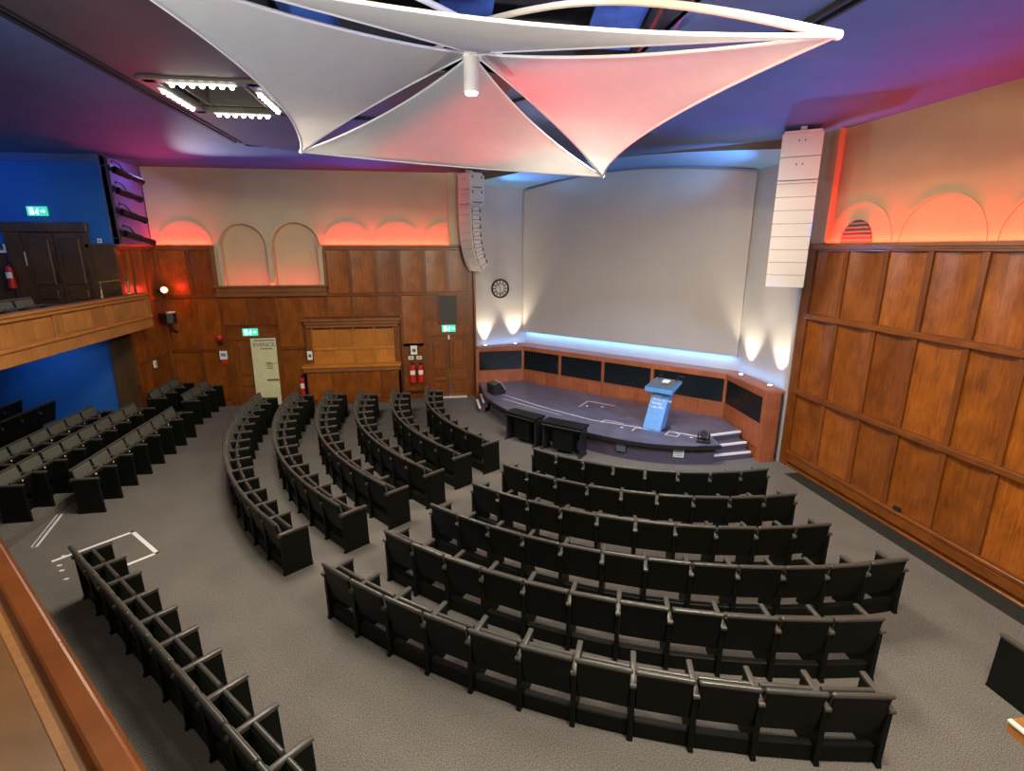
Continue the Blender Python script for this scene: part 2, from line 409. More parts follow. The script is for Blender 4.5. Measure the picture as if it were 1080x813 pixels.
# ---- ceiling with its central opening
VX0, VX1, VY1 = -1.6, 2.6, 7.3
bm = BM()
box(bm, -12.3, -3.72, -5.2, 17, ZC, ZC + .15); box(bm, 3.72, 8.2, -5.2, 10.2, ZC, ZC + .15)
box(bm, -3.72, VX0, 13.0, 17, ZC, ZC + .15)
prism(bm, [(VX0, VY1), (3.72, VY1), (3.72, 13.95), (1.36, 16.4), (1.36, 17.0), (VX0, 17.0)], ZC, ZC + .15)
prism(bm, [(3.72, 10.2), (7.5, 10.2), (3.72, 14.0)], ZC, ZC + .15)
box(bm, VX1, 3.72, -5.2, VY1, ZC, ZC + .15)
box(bm, VX0, VX1, -5.2, 1.2, ZC, ZC + .15)
struct('ceiling', bm, 'ceiling')
bm = BM()
LX0, LX1, LY0, LY1 = -3.50, -2.06, 8.0, 9.8     # light coffer cut out of the dropped brown bay
def brown_bay():
    bm = BM(); z0, z1 = ZC - .03, ZC + .12
    box(bm, -3.72, LX0, -5, 12.5, z0, z1); box(bm, LX1, VX0, -5, 12.5, z0, z1)
    box(bm, LX0, LX1, -5, LY0, z0, z1); box(bm, LX0, LX1, LY1, 12.5, z0, z1)
    prism(bm, [(-3.72, 12.5), (-2.6, 13.4), (VX0, 13.4), (VX0, 12.5)], z0, z1)
    prism(bm, [(VX0, VY1), (1.2, VY1), (1.2, 8.3), (VX0, 13.4)], z0, z1)
    return bm
struct('ceiling_bay', brown_bay(), 'brown_ceiling')
bpy.data.objects['ceiling_bay'].name = 'ceiling_centre'
for i, (x0, x1) in enumerate(((-3.80, -3.74), (-3.68, -3.65), (3.66, 3.70), (3.80, 3.84))):
    bm = BM(); box(bm, x0, x1, -5, 12.4 if x0 < 0 else 9.0, ZC - .045, ZC + .01); struct(f'trim_{6 + i}', bm, 'slot')
bm = BM(); cyl(bm, (VX0 - .1, 9.83, ZC - .04), (.1, 9.83, ZC - .04), .025); cyl(bm, (.9, 9.0, ZC - .04), (1.7, 7.9, ZC - .04), .025); struct('trim_10', bm, 'slot', smooth=True)
# lantern above the opening
bm = BM()
box(bm, VX0 - .1, VX0, 1.1, VY1, ZC + .1, 8.9); box(bm, VX1, VX1 + .1, 1.1, VY1, ZC + .1, 8.9)
box(bm, VX0, VX1, VY1, VY1 + .1, ZC + .12, 8.9); box(bm, VX0, VX1, 1.1, 1.2, ZC + .1, 8.9); box(bm, VX0 - .1, VX1 + .1, 1.1, VY1 + .1, 8.8, 8.9)
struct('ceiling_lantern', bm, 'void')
for x0, x1, y0, y1, za, zb in ((.25, .86, 6.62, 7.2, 7.30, 7.20), (1.95, 2.55, 4.2, 7.0, 8.1, 6.95), (1.1, 2.5, 2.2, 3.6, 8.3, 7.9), (-1.5, -.9, 5.6, 7.2, 7.3, 7.1)):
    bm = BM(); prism(bm, [(y0, za), (y1, zb), (y1, zb + .03), (y0, za + .03)], x0, x1, 'x')
    o = tag(obj('ceiling_baffle', bm, 'void_blue'), 'blue-lit baffle inside the dark ceiling opening above the sails', 'baffle', 'blue baffles in the ceiling opening')
for y in (3.3, 5.0, 6.6):
    bm = BM(); box(bm, VX0, VX1, y - .05, y + .05, 7.25, 7.37)
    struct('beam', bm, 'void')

# ---- stage recess
A, B = Vector((3.07, 16.95)), Vector((7.66, 12.0))
A2, B2 = Vector((1.38, 16.52)), Vector((7.74, 9.97))
def wall_strip(name, P, Q, z0, z1, m, th=.15, out=None):
    d = (Q - P).normalized(); n = Vector((d.y, -d.x)); c = Vector((4, 11))
    if (c - P).dot(n) > 0: n = -n
    bm = BM(); prism(bm, [tuple(P), tuple(Q), tuple(Q + n * th), tuple(P + n * th)], z0, z1)
    return struct(name, bm, m)
wall_strip('wall_back', A, B, 0, 7, 'white_wall'); wall_strip('wall_splay_left', A2, A, 0, 7, 'white_wall'); wall_strip('wall_splay_right', B, B2, 0, 7, 'white_wall')
bm = BM(); box(bm, 7.56, 7.9, 9.95, 10.02, 0, 7); struct('wall_return', bm, 'white_wall')
bm = BM(); box(bm, 1.36, 1.42, 16.2, 16.6, 0, ZP); struct('trim_11', bm, 'frame')
# pilasters closing the upper walls beside the loudspeakers
bm = BM(); box(bm, .66, 1.40, YF - .09, YF + .1, ZP + .02, ZC); struct('trim_12', bm, 'beige')
bm = BM(); box(bm, XR - .09, XR + .1, 9.42, 9.93, ZP + .02, ZC); struct('trim_13', bm, 'tan')
# vault over the stage and the header in front of it
F0, F1 = Vector((1.36, 16.52)), Vector((7.74, 9.95))
def vault():
    bm = BM(); n, k = 28, 6
    def fz(t): return 6.47 + .25 * math.sin(PI * t)
    def bz(t): return 6.34 + .31 * math.sin(PI * t)
    rows = []
    for i in range(n + 1):
        t = i / n; f = F0.lerp(F1, t); b = (A + (A - B) * .02).lerp(B + (B - A) * .02, t)
        rows.append([bm.verts.new((*f.lerp(b, j / k), fz(t) + (bz(t) - fz(t)) * j / k)) for j in range(k + 1)])
    for a, b in zip(rows, rows[1:]):
        for j in range(k): bm.faces.new((a[j], b[j], b[j + 1], a[j + 1]))
    return bm, fz
bm, fz = vault(); struct('ceiling_vault', bm, 'vault', smooth=True)
bm = BM(); n = 28
d = (F1 - F0).normalized(); nn = Vector((-d.y, d.x)); nn = nn if nn.y > 0 else -nn
for i in range(n):
    t0, t1 = i / n, (i + 1) / n; p, q = F0.lerp(F1, t0), F0.lerp(F1, t1)
    vs = [bm.verts.new(v) for v in ((*p, fz(t0)), (*q, fz(t1)), (*q, 6.9), (*p, 6.9))]; bm.faces.new(vs)
struct('beam_header', bm, 'umber')
bpy.data.objects['beam_header'].name = 'beam'
# projection screen with its arched top
dA = (B - A).normalized(); nA = Vector((dA.y, -dA.x)); nA = nA if nA.dot(Vector((4, 11)) - A) > 0 else -nA
Ls = (B - A).length
bm = BM(); n = 24; pts = [(.02, 1.98), (Ls - .02, 1.98)] + [(Ls - .02 - (Ls - .04) * i / n, 6.30 + .30 * math.sin(PI * i / n)) for i in range(n + 1)]
prism(bm, pts, -.11, -.02, 'y')
ms = Matrix(((dA.x, -nA.x, 0, A.x), (dA.y, -nA.y, 0, A.y), (0, 0, 1, 0), (0, 0, 0, 1)))
tag(obj('projection_screen', bm, 'screen', mtx=ms), 'large pale grey projection screen with curved top above the stage', 'screen')

# wainscot round the stage
W = [Vector((1.45, 16.22)), Vector((2.9, 16.27)), Vector((7.2, 11.7)), Vector((7.09, 10.0))]
back = [Vector((1.42, 16.5)), Vector((3.07, 16.93)), Vector((7.64, 12.0)), Vector((7.6, 9.98))]
tw = sroot('trim_14')
bm = BM(); prism(bm, [tuple(p) for p in W] + [tuple(p) for p in reversed(back)], 1.55, 1.60)
obj('ledge', bm, 'red_wood', tw)
segs = [(W[0], W[1], [.0, 1.45]), (W[1], W[2], [0, 1.40, 2.86, 4.35, (W[2] - W[1]).length]), (W[2], W[3], [0, (W[3] - W[2]).length])]
for P, Q, ss in segs:
    d = (Q - P).normalized(); n = Vector((d.y, -d.x)); n = n if n.dot(Vector((4, 11)) - P) > 0 else -n
    mw = Matrix(((d.x, -n.x, 0, P.x), (d.y, -n.y, 0, P.y), (0, 0, 1, 0), (0, 0, 0, 1)))
    L = (Q - P).length
    bobj('carcass', 'red_wood', tw, 0, L, .03, .06, 0, 1.56, mtx=mw)
    bobj('top_rail', 'red_wood', tw, 0, L, -.02, .04, 1.47, 1.60, bev=.006, mtx=mw)
    bobj('mid_rail', 'red_wood', tw, 0, L, -.01, .04, .82, .87, mtx=mw)
    for s in ss: bobj('stile', 'red_wood', tw, max(0, s - .045), min(L, s + .045), -.012, .04, .3, 1.5, mtx=mw)
    for a, b in zip(ss, ss[1:]):
        bobj('display_panel', 'screen_panel', tw, a + .045, b - .045, .0, .035, .87, 1.47, bev=.004, mtx=mw)
        k = 3 if b - a > 1 else 2
        for i in range(k):
            x0, x1 = a + (b - a) * i / k, a + (b - a) * (i + 1) / k
            bobj('wood_panel', 'red_wood', tw, x0 + .004, x1 - .004, -.004, .035, .3, .82, mtx=mw)
bobj('end_post', 'red_wood', tw, 7.08, 7.44, 9.93, 10.05, 0, 1.6, bev=.006)
bobj('end_post', 'red_wood', tw, 1.38, 1.48, 16.1, 16.4, 0, 1.56, bev=.006)
bm = BM(); box(bm, 7.02, 7.05, 10.03, 10.06, 1.3, 1.45); 
bm.free()

# ---- stage deck
def smooth_curve(P, n=6):
    out = []
    for i in range(len(P) - 1):
        p0, p1, p2, p3 = P[max(i - 1, 0)], P[i], P[i + 1], P[min(i + 2, len(P) - 1)]
        for k in range(n):
            t = k / n
            out.append(tuple(.5 * ((2 * p1[a]) + (p2[a] - p0[a]) * t + (2 * p0[a] - 5 * p1[a] + 4 * p2[a] - p3[a]) * t * t + (3 * p1[a] - p0[a] - 3 * p2[a] + p3[a]) * t ** 3) for a in (0, 1)))
    out.append(P[-1]); return out
front = smooth_curve([(1.50, 15.45), (1.50, 14.65), (1.70, 13.75), (2.14, 12.67), (2.75, 11.86), (3.5, 11.12), (4.2, 10.48), (4.9, 10.10), (5.5, 9.92), (6.12, 9.88)])
deck_poly = front + [(6.22, 10.52), (7.06, 10.66), (7.16, 11.66), (2.88, 16.22), (1.50, 16.2)]
st = thing('stage', 'low curved stage with a dark blue deck and violet riser', 'stage', (4.3, 13.3, 0))
def rel(pts): return [(x - 4.3, y - 13.3) for x, y in pts]
bm = BM(); prism(bm, rel(deck_poly), .42, .48); obj('deck', bm, 'stage_top', st)
cen = Vector((4.6, 13.6)); ris = []
for x, y in deck_poly:
    v = Vector((x, y)); e = (cen - v).normalized(); v = v + e * (.16 if y < 15.6 and x < 6.2 else .02); ris.append(tuple(v))
bm = BM(); prism(bm, rel(ris), .0, .42); obj('riser', bm, 'riser', st)
bm = BM()
fr = [Vector(p) for p in front]
for a, b in zip(fr, fr[1:]):
    ea, eb = (cen - a).normalized() * .035, (cen - b).normalized() * .035
    prism(bm, rel([tuple(a - ea * .3), tuple(b - eb * .3), tuple(b + eb), tuple(a + ea)]), .40, .484)
obj('edge_nosing', bm, 'black', st)
def tape(pts, parent, z, w=.03, org=(4.3, 13.3), name='tape_line'):
    for a, b in zip(pts, pts[1:]):
        a, b = Vector(a), Vector(b); d = (b - a).normalized(); n = Vector((-d.y, d.x)) * w / 2; e = d * w / 2
        bm = BM(); prism(bm, [(p.x - org[0], p.y - org[1]) for p in (a - n - e, b - n + e, b + n + e, a + n - e)], z, z + .003)
        obj(name, bm, 'tape', parent)
tape([(2.02, 14.69), (3.0, 13.15), (3.9, 12.0), (4.85, 11.28)], st, .481)
tape([(1.95, 14.3), (2.67, 13.25), (3.2, 12.55)], st, .481, .022)
tape([(3.88, 13.15), (4.28, 13.64), (4.85, 13.09)], st, .481, .02)
tape([(4.06, 11.80), (4.22, 11.97), (4.55, 11.62)], st, .481, .022)
tape([(4.58, 11.10), (4.75, 11.30), (5.0, 11.07)], st, .481, .025)
tape([(5.22, 10.72), (5.42, 10.92), (5.58, 10.72), (5.42, 10.55), (5.22, 10.72)], st, .481, .022)
tape([(5.42, 10.92), (6.02, 10.40)], st, .481, .03)
for x, y in ((4.12, 13.2), (4.5, 13.05), (4.42, 11.35), (5.72, 10.45)):
    bm = BM(); cyl(bm, (x - 4.3, y - 13.3, .481), (x - 4.3, y - 13.3, .485), .035); obj('tape_dot', bm, 'tape', st)

# steps up to the stage at both ends
s1 = thing('stage_steps', 'stage steps with white nosings beside the reddish end post', 'steps', (6.65, 10.4, 0))
for (a, b), z0, z1 in ((((6.12, 10.13), (7.06, 10.20)), 0, .16), (((6.24, 10.30), (7.06, 10.40)), .0, .32), (((6.24, 10.52), (7.05, 10.66)), .32, .49)):
    a, b = Vector(a), Vector(b); d = (b - a).normalized(); n = Vector((-d.y, d.x))
    P = lambda v: (v.x - 6.65, v.y - 10.4)
    if z1 < .45:
        bm = BM(); prism(bm, [P(a), P(b), P(b + n * .40), P(a + n * .30)], z0, z1 - .005); obj('tread', bm, 'riser', s1)
    bm = BM(); prism(bm, [P(a - n * .015), P(b - n * .015), P(b + n * .045), P(a + n * .045)], z1 - .035, z1 + .004); obj('white_nosing', bm, 'white_metal', s1)
s2 = thing('stage_steps', 'stage steps with white nosings near the double doors', 'steps', (1.4, 14.98, 0))
bobj('tread', 'riser', s2, -.08, .10, -.42, .44, 0, .155); bobj('white_nosing', 'white_metal', s2, -.09, -.03, -.43, .45, .13, .165)
bobj('tread', 'riser', s2, .04, .18, -.42, .44, .155, .315); bobj('white_nosing', 'white_metal', s2, .03, .08, -.43, .45, .29, .325)

# lectern
le = thing('lectern', 'slanting blue lectern with white lettering standing on the stage', 'lectern', (5.02, 11.04, .48), -PI / 4 + R(-2))
bm = BM()    # local -y faces the hall
vs = []
for y, z, w, t in ((-.0, .0, .215, .30), (.0, .04, .215, .30), (.46, .86, .205, .22)):
    vs.append([bm.verts.new(p) for p in ((-w, y, z), (w, y, z), (w, y + t, z), (-w, y + t, z))])
for a, b in zip(vs, vs[1:]):
    for k in range(4): bm.faces.new((a[k], a[(k + 1) % 4], b[(k + 1) % 4], b[k]))
bm.faces.new(vs[0][::-1]); bm.faces.new(vs[-1]); obj('column', bm, 'lect', le)
bm = BM(); prism(bm, [(.30, .86), (.86, 1.02), (.86, 1.06), (.24, .96), (.24, .86)], -.33, .33, 'x'); obj('desk_top', bm, 'lect', le)
bm = BM(); prism(bm, [(.26, .966), (.86, 1.062), (.86, 1.075), (.26, .979)], -.31, .31, 'x'); obj('reading_surface', bm, 'lect_top', le)
bm = BM(); box(bm, -.28, .30, .1, .44, 0, .04); obj('foot', bm, 'black', le)
bm = BM(); tube(bm, [(.22, .75, 1.06), (.24, .78, 1.16), (.30, .70, 1.22), (.42, .62, 1.23)], .014); ball(bm, (.43, .61, 1.23), .028)
obj('microphone', bm, 'black', le, smooth=True)
bm = BM(); tube(bm, [(-.2, .75, 1.06), (-.2, .76, 1.16), (-.1, .68, 1.20)], .012); obj('microphone', bm, 'black', le, smooth=True)
bobj('paper', 'paper', le, -.02, .14, .62, .78, 1.02, 1.045, bev=0, rot=(R(9), 0, 0)).location = (0, .02, -.045)
slope = math.atan2(.46, .82)
for i, txt in enumerate(('Royal', 'Geographical', 'Society', 'with IBG')):
    z = .74 - i * .085; y = .46 * (z - .04) / .82 - .006
    text(txt, .085, (-.15, y, z), (PI / 2 - slope, 0, 0), le, 'paper', 'LEFT')

# monitor wedge, small stage lamp, boxes on the riser
wd = thing('monitor_speaker', 'black wedge monitor speaker at the stage end near the double doors', 'loudspeaker', (1.86, 14.86, .484), R(-70))
bm = BM(); prism(bm, [(-.2, 0), (.2, 0), (.2, .10), (.02, .36), (-.2, .30)], -.22, .22, 'x', bev=.012); obj('cabinet', bm, 'black', wd)
bm = BM(); prism(bm, [(.205, .12), (.04, .355), (.05, .362), (.215, .127)], -.2, .2, 'x'); obj('front_grille', bm, 'spk', wd)
ml = thing('stage_floor_lamp', 'black moving-head floor lamp at the stage edge by the steps', 'stage lamp', (5.84, 10.14, .484), R(-30))
bm = BM(); box(bm, -.14, .14, -.1, .1, 0, .07, bev=.015); obj('base', bm, 'black', ml)
bm = BM(); box(bm, -.13, -.10, -.05, .05, .07, .22, bev=.008); box(bm, .10, .13, -.05, .05, .07, .22, bev=.008); obj('yoke', bm, 'black', ml)
bm = BM(); cyl(bm, (0, .1, .16), (0, -.12, .22), .075, .09, 14); obj('lamp_head', bm, 'black', ml, smooth=True)
bm = BM(); cyl(bm, (0, -.122, .2205), (0, -.128, .222), .06, .06, 14); obj('lens', bm, 'lens_blue', ml)
def riser_box(x, y, rz, label, m):
    t = thing('riser_box', label, 'box', (x, y, .16), rz, None)
    bm = BM(); box(bm, -.125, .125, -.03, .12, 0, .24, bev=.01); obj('housing', bm, 'black', t)
    bm = BM(); box(bm, -.112, .112, -.045, -.028, .012, .228, bev=.008); obj('grille', bm, m, t)
    for k in range(4):
        bobj('slot', 'spk_dark', t, -.085, .085, -.049, -.044, .05 + k * .045, .062 + k * .045)
riser_box(4.16, 10.66, R(-36), 'small dark grey vented box on the stage riser beside the tables', 'spk_dark')
riser_box(5.28, 10.14, R(-22), 'small white vented box on the stage riser below the lectern', 'paper')
riser_box(1.84, 14.05, R(-65), 'small dark box on the riser at the stage end near the doors', 'grille')

# two black desks in front of the stage
def desk(x, y, rz, w, label):
    t = thing('desk', label, 'desk', (x, y, 0), rz, None)
    bm = BM(); box(bm, -w / 2, w / 2, -.2, .2, .68, .73, bev=.012); obj('desk_top', bm, 'shell', t)
    bm = BM(); box(bm, -w / 2 + .02, w / 2 - .02, -.19, -.17, .60, .68); obj('apron', bm, 'shell', t)
    bm = BM(); cyl(bm, (-w / 2 + .03, -.205, .665), (w / 2 - .03, -.205, .665), .009); obj('edge_strip', bm, 'arm', t, smooth=True)
    bm = BM(); box(bm, -w * .22, w * .26, -.15, .12, .1, .68, bev=.012); obj('pedestal', bm, 'shell', t)
    for s in (-1, 1):
        bm = BM(); box(bm, s * (w / 2 - .05) - .02, s * (w / 2 - .05) + .02, -.16, .16, .03, .68, bev=.005); obj('leg', bm, 'black', t)
        bm = BM(); box(bm, s * (w / 2 - .05) - .025, s * (w / 2 - .05) + .025, -.24, .2, 0, .035, bev=.008); obj('foot', bm, 'black', t)
    return t
desk(2.20, 12.05, R(-50), .98, 'black desk before the stage, nearer the double doors')
desk(2.98, 11.20, R(-42), 1.06, 'black desk before the stage, nearer the lectern')

# ------------------------------------------------------------------ seats
SW = .555
def slab(bm, w, p, q, th, bev):
    """a board of width w whose mid-line runs from p to q in the yz plane"""
    p, q = Vector((0, *p)), Vector((0, *q)); d = q - p; L = d.length
    m = Matrix.Translation((p + q) / 2) @ d.to_track_quat('Z', 'Y').to_matrix().to_4x4()
    box(bm, -w / 2, w / 2, -th / 2, th / 2, -L / 2, L / 2, bev=bev, mtx=m)
def panel_mesh(name):
    bm = BM(); prism(bm, [(.03, .0), (.48, .0), (.47, .05), (.455, .64), (.04, .64), (.05, .05)], -.026, .026, 'x', bev=.006); return bm
seat0 = bpy.data.objects.new('theatre_seat', None); COL.objects.link(seat0)
seat0['label'] = 'x'; seat0['category'] = 'theatre seat'
bm = BM(); slab(bm, .50, (.108, .33), (.018, .81), .030, .010); br = obj('backrest', bm, 'shell', seat0)
bm = BM(); slab(bm, .48, (.135, .40), (.045, .80), .035, .014); obj('back_pad', bm, 'pad', br)
bm = BM()
for s in (-1, 1): ball(bm, (s * .245, .022, .815), .027, 8)
cyl(bm, (-.245, .022, .815), (.245, .022, .815), .027, n=10, caps=False); obj('top_roll', bm, 'roll', br, smooth=True)
bm = BM(); slab(bm, .47, (.185, .35), (.235, .66), .075, .02); se = obj('folded_seat', bm, 'shell', seat0)
bm = BM(); cyl(bm, (-.23, .235, .672), (.23, .235, .672), .024, n=10); obj('front_roll', bm, 'roll', se, smooth=True)
bm = BM(); cyl(bm, (0, .262, .63), (0, .272, .632), .016, n=10); obj('number_disc', bm, 'disc', se)
bm = BM(); box(bm, -.25, .25, .09, .17, 0, .19, bev=.01); obj('floor_plinth', bm, 'shell', seat0)
def side(x, parent):
    bm = panel_mesh('side_panel'); bmesh.ops.translate(bm, vec=(x, 0, 0), verts=bm.verts[:]); p = obj('side_panel', bm, 'shell', parent)
    bm = BM(); box(bm, x - .028, x + .028, .03, .47, .64, .675, bev=.010, seg=2); cyl(bm, (x - .028, .034, .650), (x + .028, .034, .650), .026, n=10)
    obj('armrest', bm, 'arm', p, smooth=True)
side(-SW / 2, seat0)
seat_end = dup(seat0); side(SW / 2, seat_end)
used = {0: False, 1: False}
def place_seat(x, y, z, rz, label, group, last=False, sx=1.):
    src = seat_end if last else seat0
    if used[int(last)]: r = dup(src)
    else: r = src; used[int(last)] = True
    r.name = 'theatre_seat'
    r.location = (x, y, z); r.rotation_euler = (0, 0, rz); r.scale = (sx, 1, 1)
    r['label'] = label; r['group'] = group
    return r

def arc_row(c, r, a0, a1, n, namer, group):
    st_ = (a1 - a0) / n
    for i in range(n):
        a = R(a0 + st_ * (i + .5)); pitch = 2 * (r - .05) * math.tan(R(st_) / 2)
        place_seat(c[0] + r * math.cos(a), c[1] + r * math.sin(a), 0, a + PI / 2, namer(i, n), group, i == n - 1, pitch / SW)
RN = ['front', 'second', 'third', 'fourth', 'fifth', 'rear']
CR = (5.305, 12.206)
for k, (r, a0, a1, n) in enumerate(((4.36, -141.8, -82.6, 8), (5.32, -140.7, -85.9, 9), (6.25, -139.2, -87.9, 10), (7.20, -138.8, -85.7, 12), (8.14, -138.1, -94.7, 11), (9.12, -137.8, -98.9, 11))):
    nm = lambda i, n, k=k: f'black tip-up seat, {ORD[i]} from the centre aisle, {RN[k]} row of the block facing the lectern'
    arc_row(CR, r, a0, a1, n, nm, f'seats in the {RN[k]} row of the block facing the lectern')
CC = (5.989, 13.876)
for k, (r, a0, a1, n) in enumerate(((6.20, 172.0, 216.0, 8), (7.09, 174.0, 217.2, 9), (7.98, 174.6, 219.0, 11), (8.86, 174.0, 219.6, 12), (9.75, 174.4, 220.1, 13), (10.65, 175.6, 219.3, 14))):
    nm = lambda i, n, k=k: f'black tip-up seat, {ORD[n - 1 - i]} from the centre aisle, {RN[k]} row of the block facing the double doors'
    nm = lambda i, n, k=k: f'black tip-up seat, {ORD[n - 1 - i]} from the centre aisle, {RN[k]} row of the middle block'
    arc_row(CC, r, a0, a1, n, nm, f'seats in the {RN[k]} row of the middle block')

# raised floor under the side gallery
bm = BM(); box(bm, -12, -6.72, 4, 16.42, 0, .15); struct('floor_tier', bm, 'carpet')
bm = BM(); box(bm, -12, -8.38, 4, 14.6, .15, .30); struct('floor_tier', bm, 'carpet')
RL = ['front', 'second', 'third', 'fourth', 'fifth']
for k, (x, z, y0, y1, n) in enumerate(((-6.37, 0, 9.68, 13.62, 7), (-7.21, .15, 9.20, 13.62, 8), (-8.04, .15, 9.10, 13.5, 8), (-8.84, .30, 9.10, 13.62, 8), (-9.66, .30, 10.2, 13.8, 6))):
    p = (y1 - y0) / n
    for i in range(n):
        lab = f'grey-green tip-up seat, {ORD[i]} from the far end, {RL[k]} row under the side gallery' if k < 3 else f'black seat turned away, {ORD[i]} from the far end, {RL[k]} row under the gallery'
        place_seat(x, y1 - p * (i + .5), z, -PI / 2 if k < 3 else PI / 2, lab, f'seats in the {RL[k]} row under the side gallery', i == n - 1, p / SW)
for k, (x, z, y0, y1) in enumerate(((-6.62, 0, 14.70, 16.38), (-7.33, .15, 14.55, 16.20))):
    for i in range(3):
        p = (y1 - y0) / 3
        lab = f'grey-green tip-up seat, {ORD[i]} from the far wall, {RL[k]} row in the panelled corner'
        place_seat(x, y1 - p * (i + .5), z, -PI / 2, lab, f'seats in the {RL[k]} row in the panelled corner', i == 2, p / SW)
# the single row below the near balcony
dv = Vector((3.30, -3.51)).normalized(); p0 = Vector((-4.80, 6.99)); ang = math.atan2(dv.y, dv.x)
for i in range(11):
    c = p0 + dv * (.545 * (i + .5))
    place_seat(c.x, c.y, 0, ang, f'black tip-up seat, {ORD[i]} from the far end of the row below the near balcony rail', 'seats in the row below the near balcony rail', i == 10, .545 / SW)
# seats up in the gallery
bm = None
for i in range(4):
    place_seat(-7.95, 12.15 - .555 * (i + .5), 2.82, -PI / 2, f'dark tip-up seat upstairs in the side gallery, {ORD[i]} from the dark doors', 'seats upstairs in the side gallery', i == 3)
# seat and step at the right-hand edge
for i in range(2):
    place_seat(6.125 + .555 * i, 3.42, 0, 0, ('black tip-up seat nearest the panelled wall, its side panel seen past the rear row' if i else 'black tip-up seat by the step, its plain side panel facing the rear row'), 'seats by the panelled wall', i == 1)
sp = thing('aisle_step', 'low wooden aisle step with metal nosing behind the seats by the panelled wall', 'step', (5.43, 3.38, 0), 0)
bm = BM(); box(bm, .02, 1.75, -1.6, -.0, 0, .14); obj('tread', bm, 'bal_wood', sp)
bm = BM(); box(bm, 0, .05, -1.6, .0, .12, .15, bev=.005); obj('metal_nosing', bm, 'white_metal', sp)
sn = thing('aisle_step_edging', 'pale metal edging strip on the carpet before the side seats', 'step edging', (-6.50, 9.15, 0), R(105))
bm = BM(); box(bm, -.62, .55, -.045, .045, 0, .02, bev=.004); obj('strip', bm, 'white_metal', sn)
bm = BM(); box(bm, -.62, .55, -.02, .02, .02, .023); obj('anti_slip_insert', bm, 'spk_dark', sn)
ft = thing('floor_tape_outline', 'white tape rectangle stuck on the carpet behind the near row', 'floor marking', (-5.0, 8.3, 0))
tape([(-5.78, 8.10), (-5.05, 8.84), (-4.34, 8.09), (-4.72, 7.72)], ft, .001, .06, (-5.0, 8.3))
for x, y in ((-5.62, 7.95), (-5.72, 8.22), (-5.50, 7.80), (-5.30, 7.56)):
    bm = BM(); box(bm, x + 5.0 - .03, x + 5.0 + .03, y - 8.3 - .02, y - 8.3 + .02, .001, .004); obj('tape_dot', bm, 'tape', ft)
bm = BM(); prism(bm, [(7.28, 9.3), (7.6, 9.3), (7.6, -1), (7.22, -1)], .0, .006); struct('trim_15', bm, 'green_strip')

# ------------------------------------------------------------------ doors
def panel_door(parent, x0, x1, z0, z1, m, y=-.02):
    d = bobj('door_leaf', m, parent, x0, x1, y, y + .04, z0, z1)
    w = x1 - x0
    for za, zb in ((z0 + .12, z0 + .45), (z0 + .55, z0 + .80) if w > .6 else (z0 + .52, z0 + .62), (z0 + .90, z1 - .14)):
        bm = BM()
        box(bm, x0 + .10, x1 - .10, y - .030, y + .01, za, zb, bev=.022); obj('door_panel', bm, m, d)
    return d
M['door_wood'] = wood('door_veneer', (.125, .034, .006), (.255, .080, .012), .35, .25)
d1 = sroot('door_1', (0, YF, 0))
panel_door(d1, -5.72, -4.62, .02, 1.98, 'door_wood')
bm = BM(); box(bm, -5.87, -5.72, -.06, .04, 0, 2.06); box(bm, -4.62, -4.47, -.06, .04, 0, 2.06); box(bm, -5.87, -4.47, -.07, .04, 1.98, 2.10, bev=.01); obj('door_frame', bm, 'frame', d1)
bm = BM(); box(bm, -5.86, -4.48, -.04, .04, 2.10, 2.34); box(bm, -5.9, -4.44, -.07, .04, 2.33, 2.37, bev=.008); obj('over_panel', bm, 'frame_h', d1)
bobj('door_handle', 'brass', d1, -5.10, -5.06, -.07, -.02, .95, 1.2)
d2 = sroot('door_2', (0, YF, 0))
panel_door(d2, -.03, .57, .02, 1.97, 'door_wood'); panel_door(d2, .59, 1.13, .02, 1.97, 'door_wood')
bm = BM(); box(bm, -.16, -.03, -.05, .04, 0, 2.03); box(bm, 1.13, 1.22, -.05, .04, 0, 2.03); box(bm, -.16, 1.22, -.06, .04, 1.97, 2.07, bev=.01); obj('door_frame', bm, 'frame', d2)
bm = BM(); box(bm, -.14, 1.22, -.025, .04, 2.07, 3.22); obj('over_panel', bm, 'wood', d2)
for x0, x1 in ((-.10, .26), (.90, 1.18)): bobj('side_panel', 'frame', d2, x0, x1, -.04, .0, 2.42, 3.18)
bobj('threshold', 'white_metal', d2, .05, 1.1, -.20, .0, 0, .012)
for x in (.53, .63): bobj('push_plate', 'brass', d2, x - .02, x + .02, -.04, -.02, .95, 1.25)
bobj('meeting_strip', 'chrome', d2, .567, .593, -.035, -.02, .02, .9)
bobj('door_closer', 'white_metal', d2, .55, .60, -.10, -.02, 1.86, 1.99)
tag(bobj('loudspeaker_grille', 'grille', None, .31, .84, YF - .10, YF - .03, 2.38, 3.20, bev=.008), 'dark fabric loudspeaker grille above the double doors', 'speaker grille')
bm = BM(); box(bm, .28, .31, YF - .11, YF - .02, 2.35, 3.23); box(bm, .84, .87, YF - .11, YF - .02, 2.35, 3.23); box(bm, .28, .87, YF - .11, YF - .02, 3.2, 3.23); box(bm, .28, .87, YF - .11, YF - .02, 2.35, 2.38)
obj('grille_frame', bm, 'frame', bpy.data.objects['loudspeaker_grille'])
d3 = sroot('door_3', (0, 14.62, 0))
panel_door(d3, -9.45, -8.79, 2.84, 4.97, 'dark_wood', -.03); panel_door(d3, -8.77, -8.13, 2.84, 4.97, 'dark_wood', -.03)
bm = BM(); box(bm, -9.80, -9.45, -.07, .02, 2.84, 5.1); box(bm, -8.13, -8.03, -.07, .02, 2.84, 5.1); box(bm, -9.85, -8.0, -.09, .02, 4.97, 5.2, bev=.02); obj('door_frame', bm, 'dark_wood', d3)
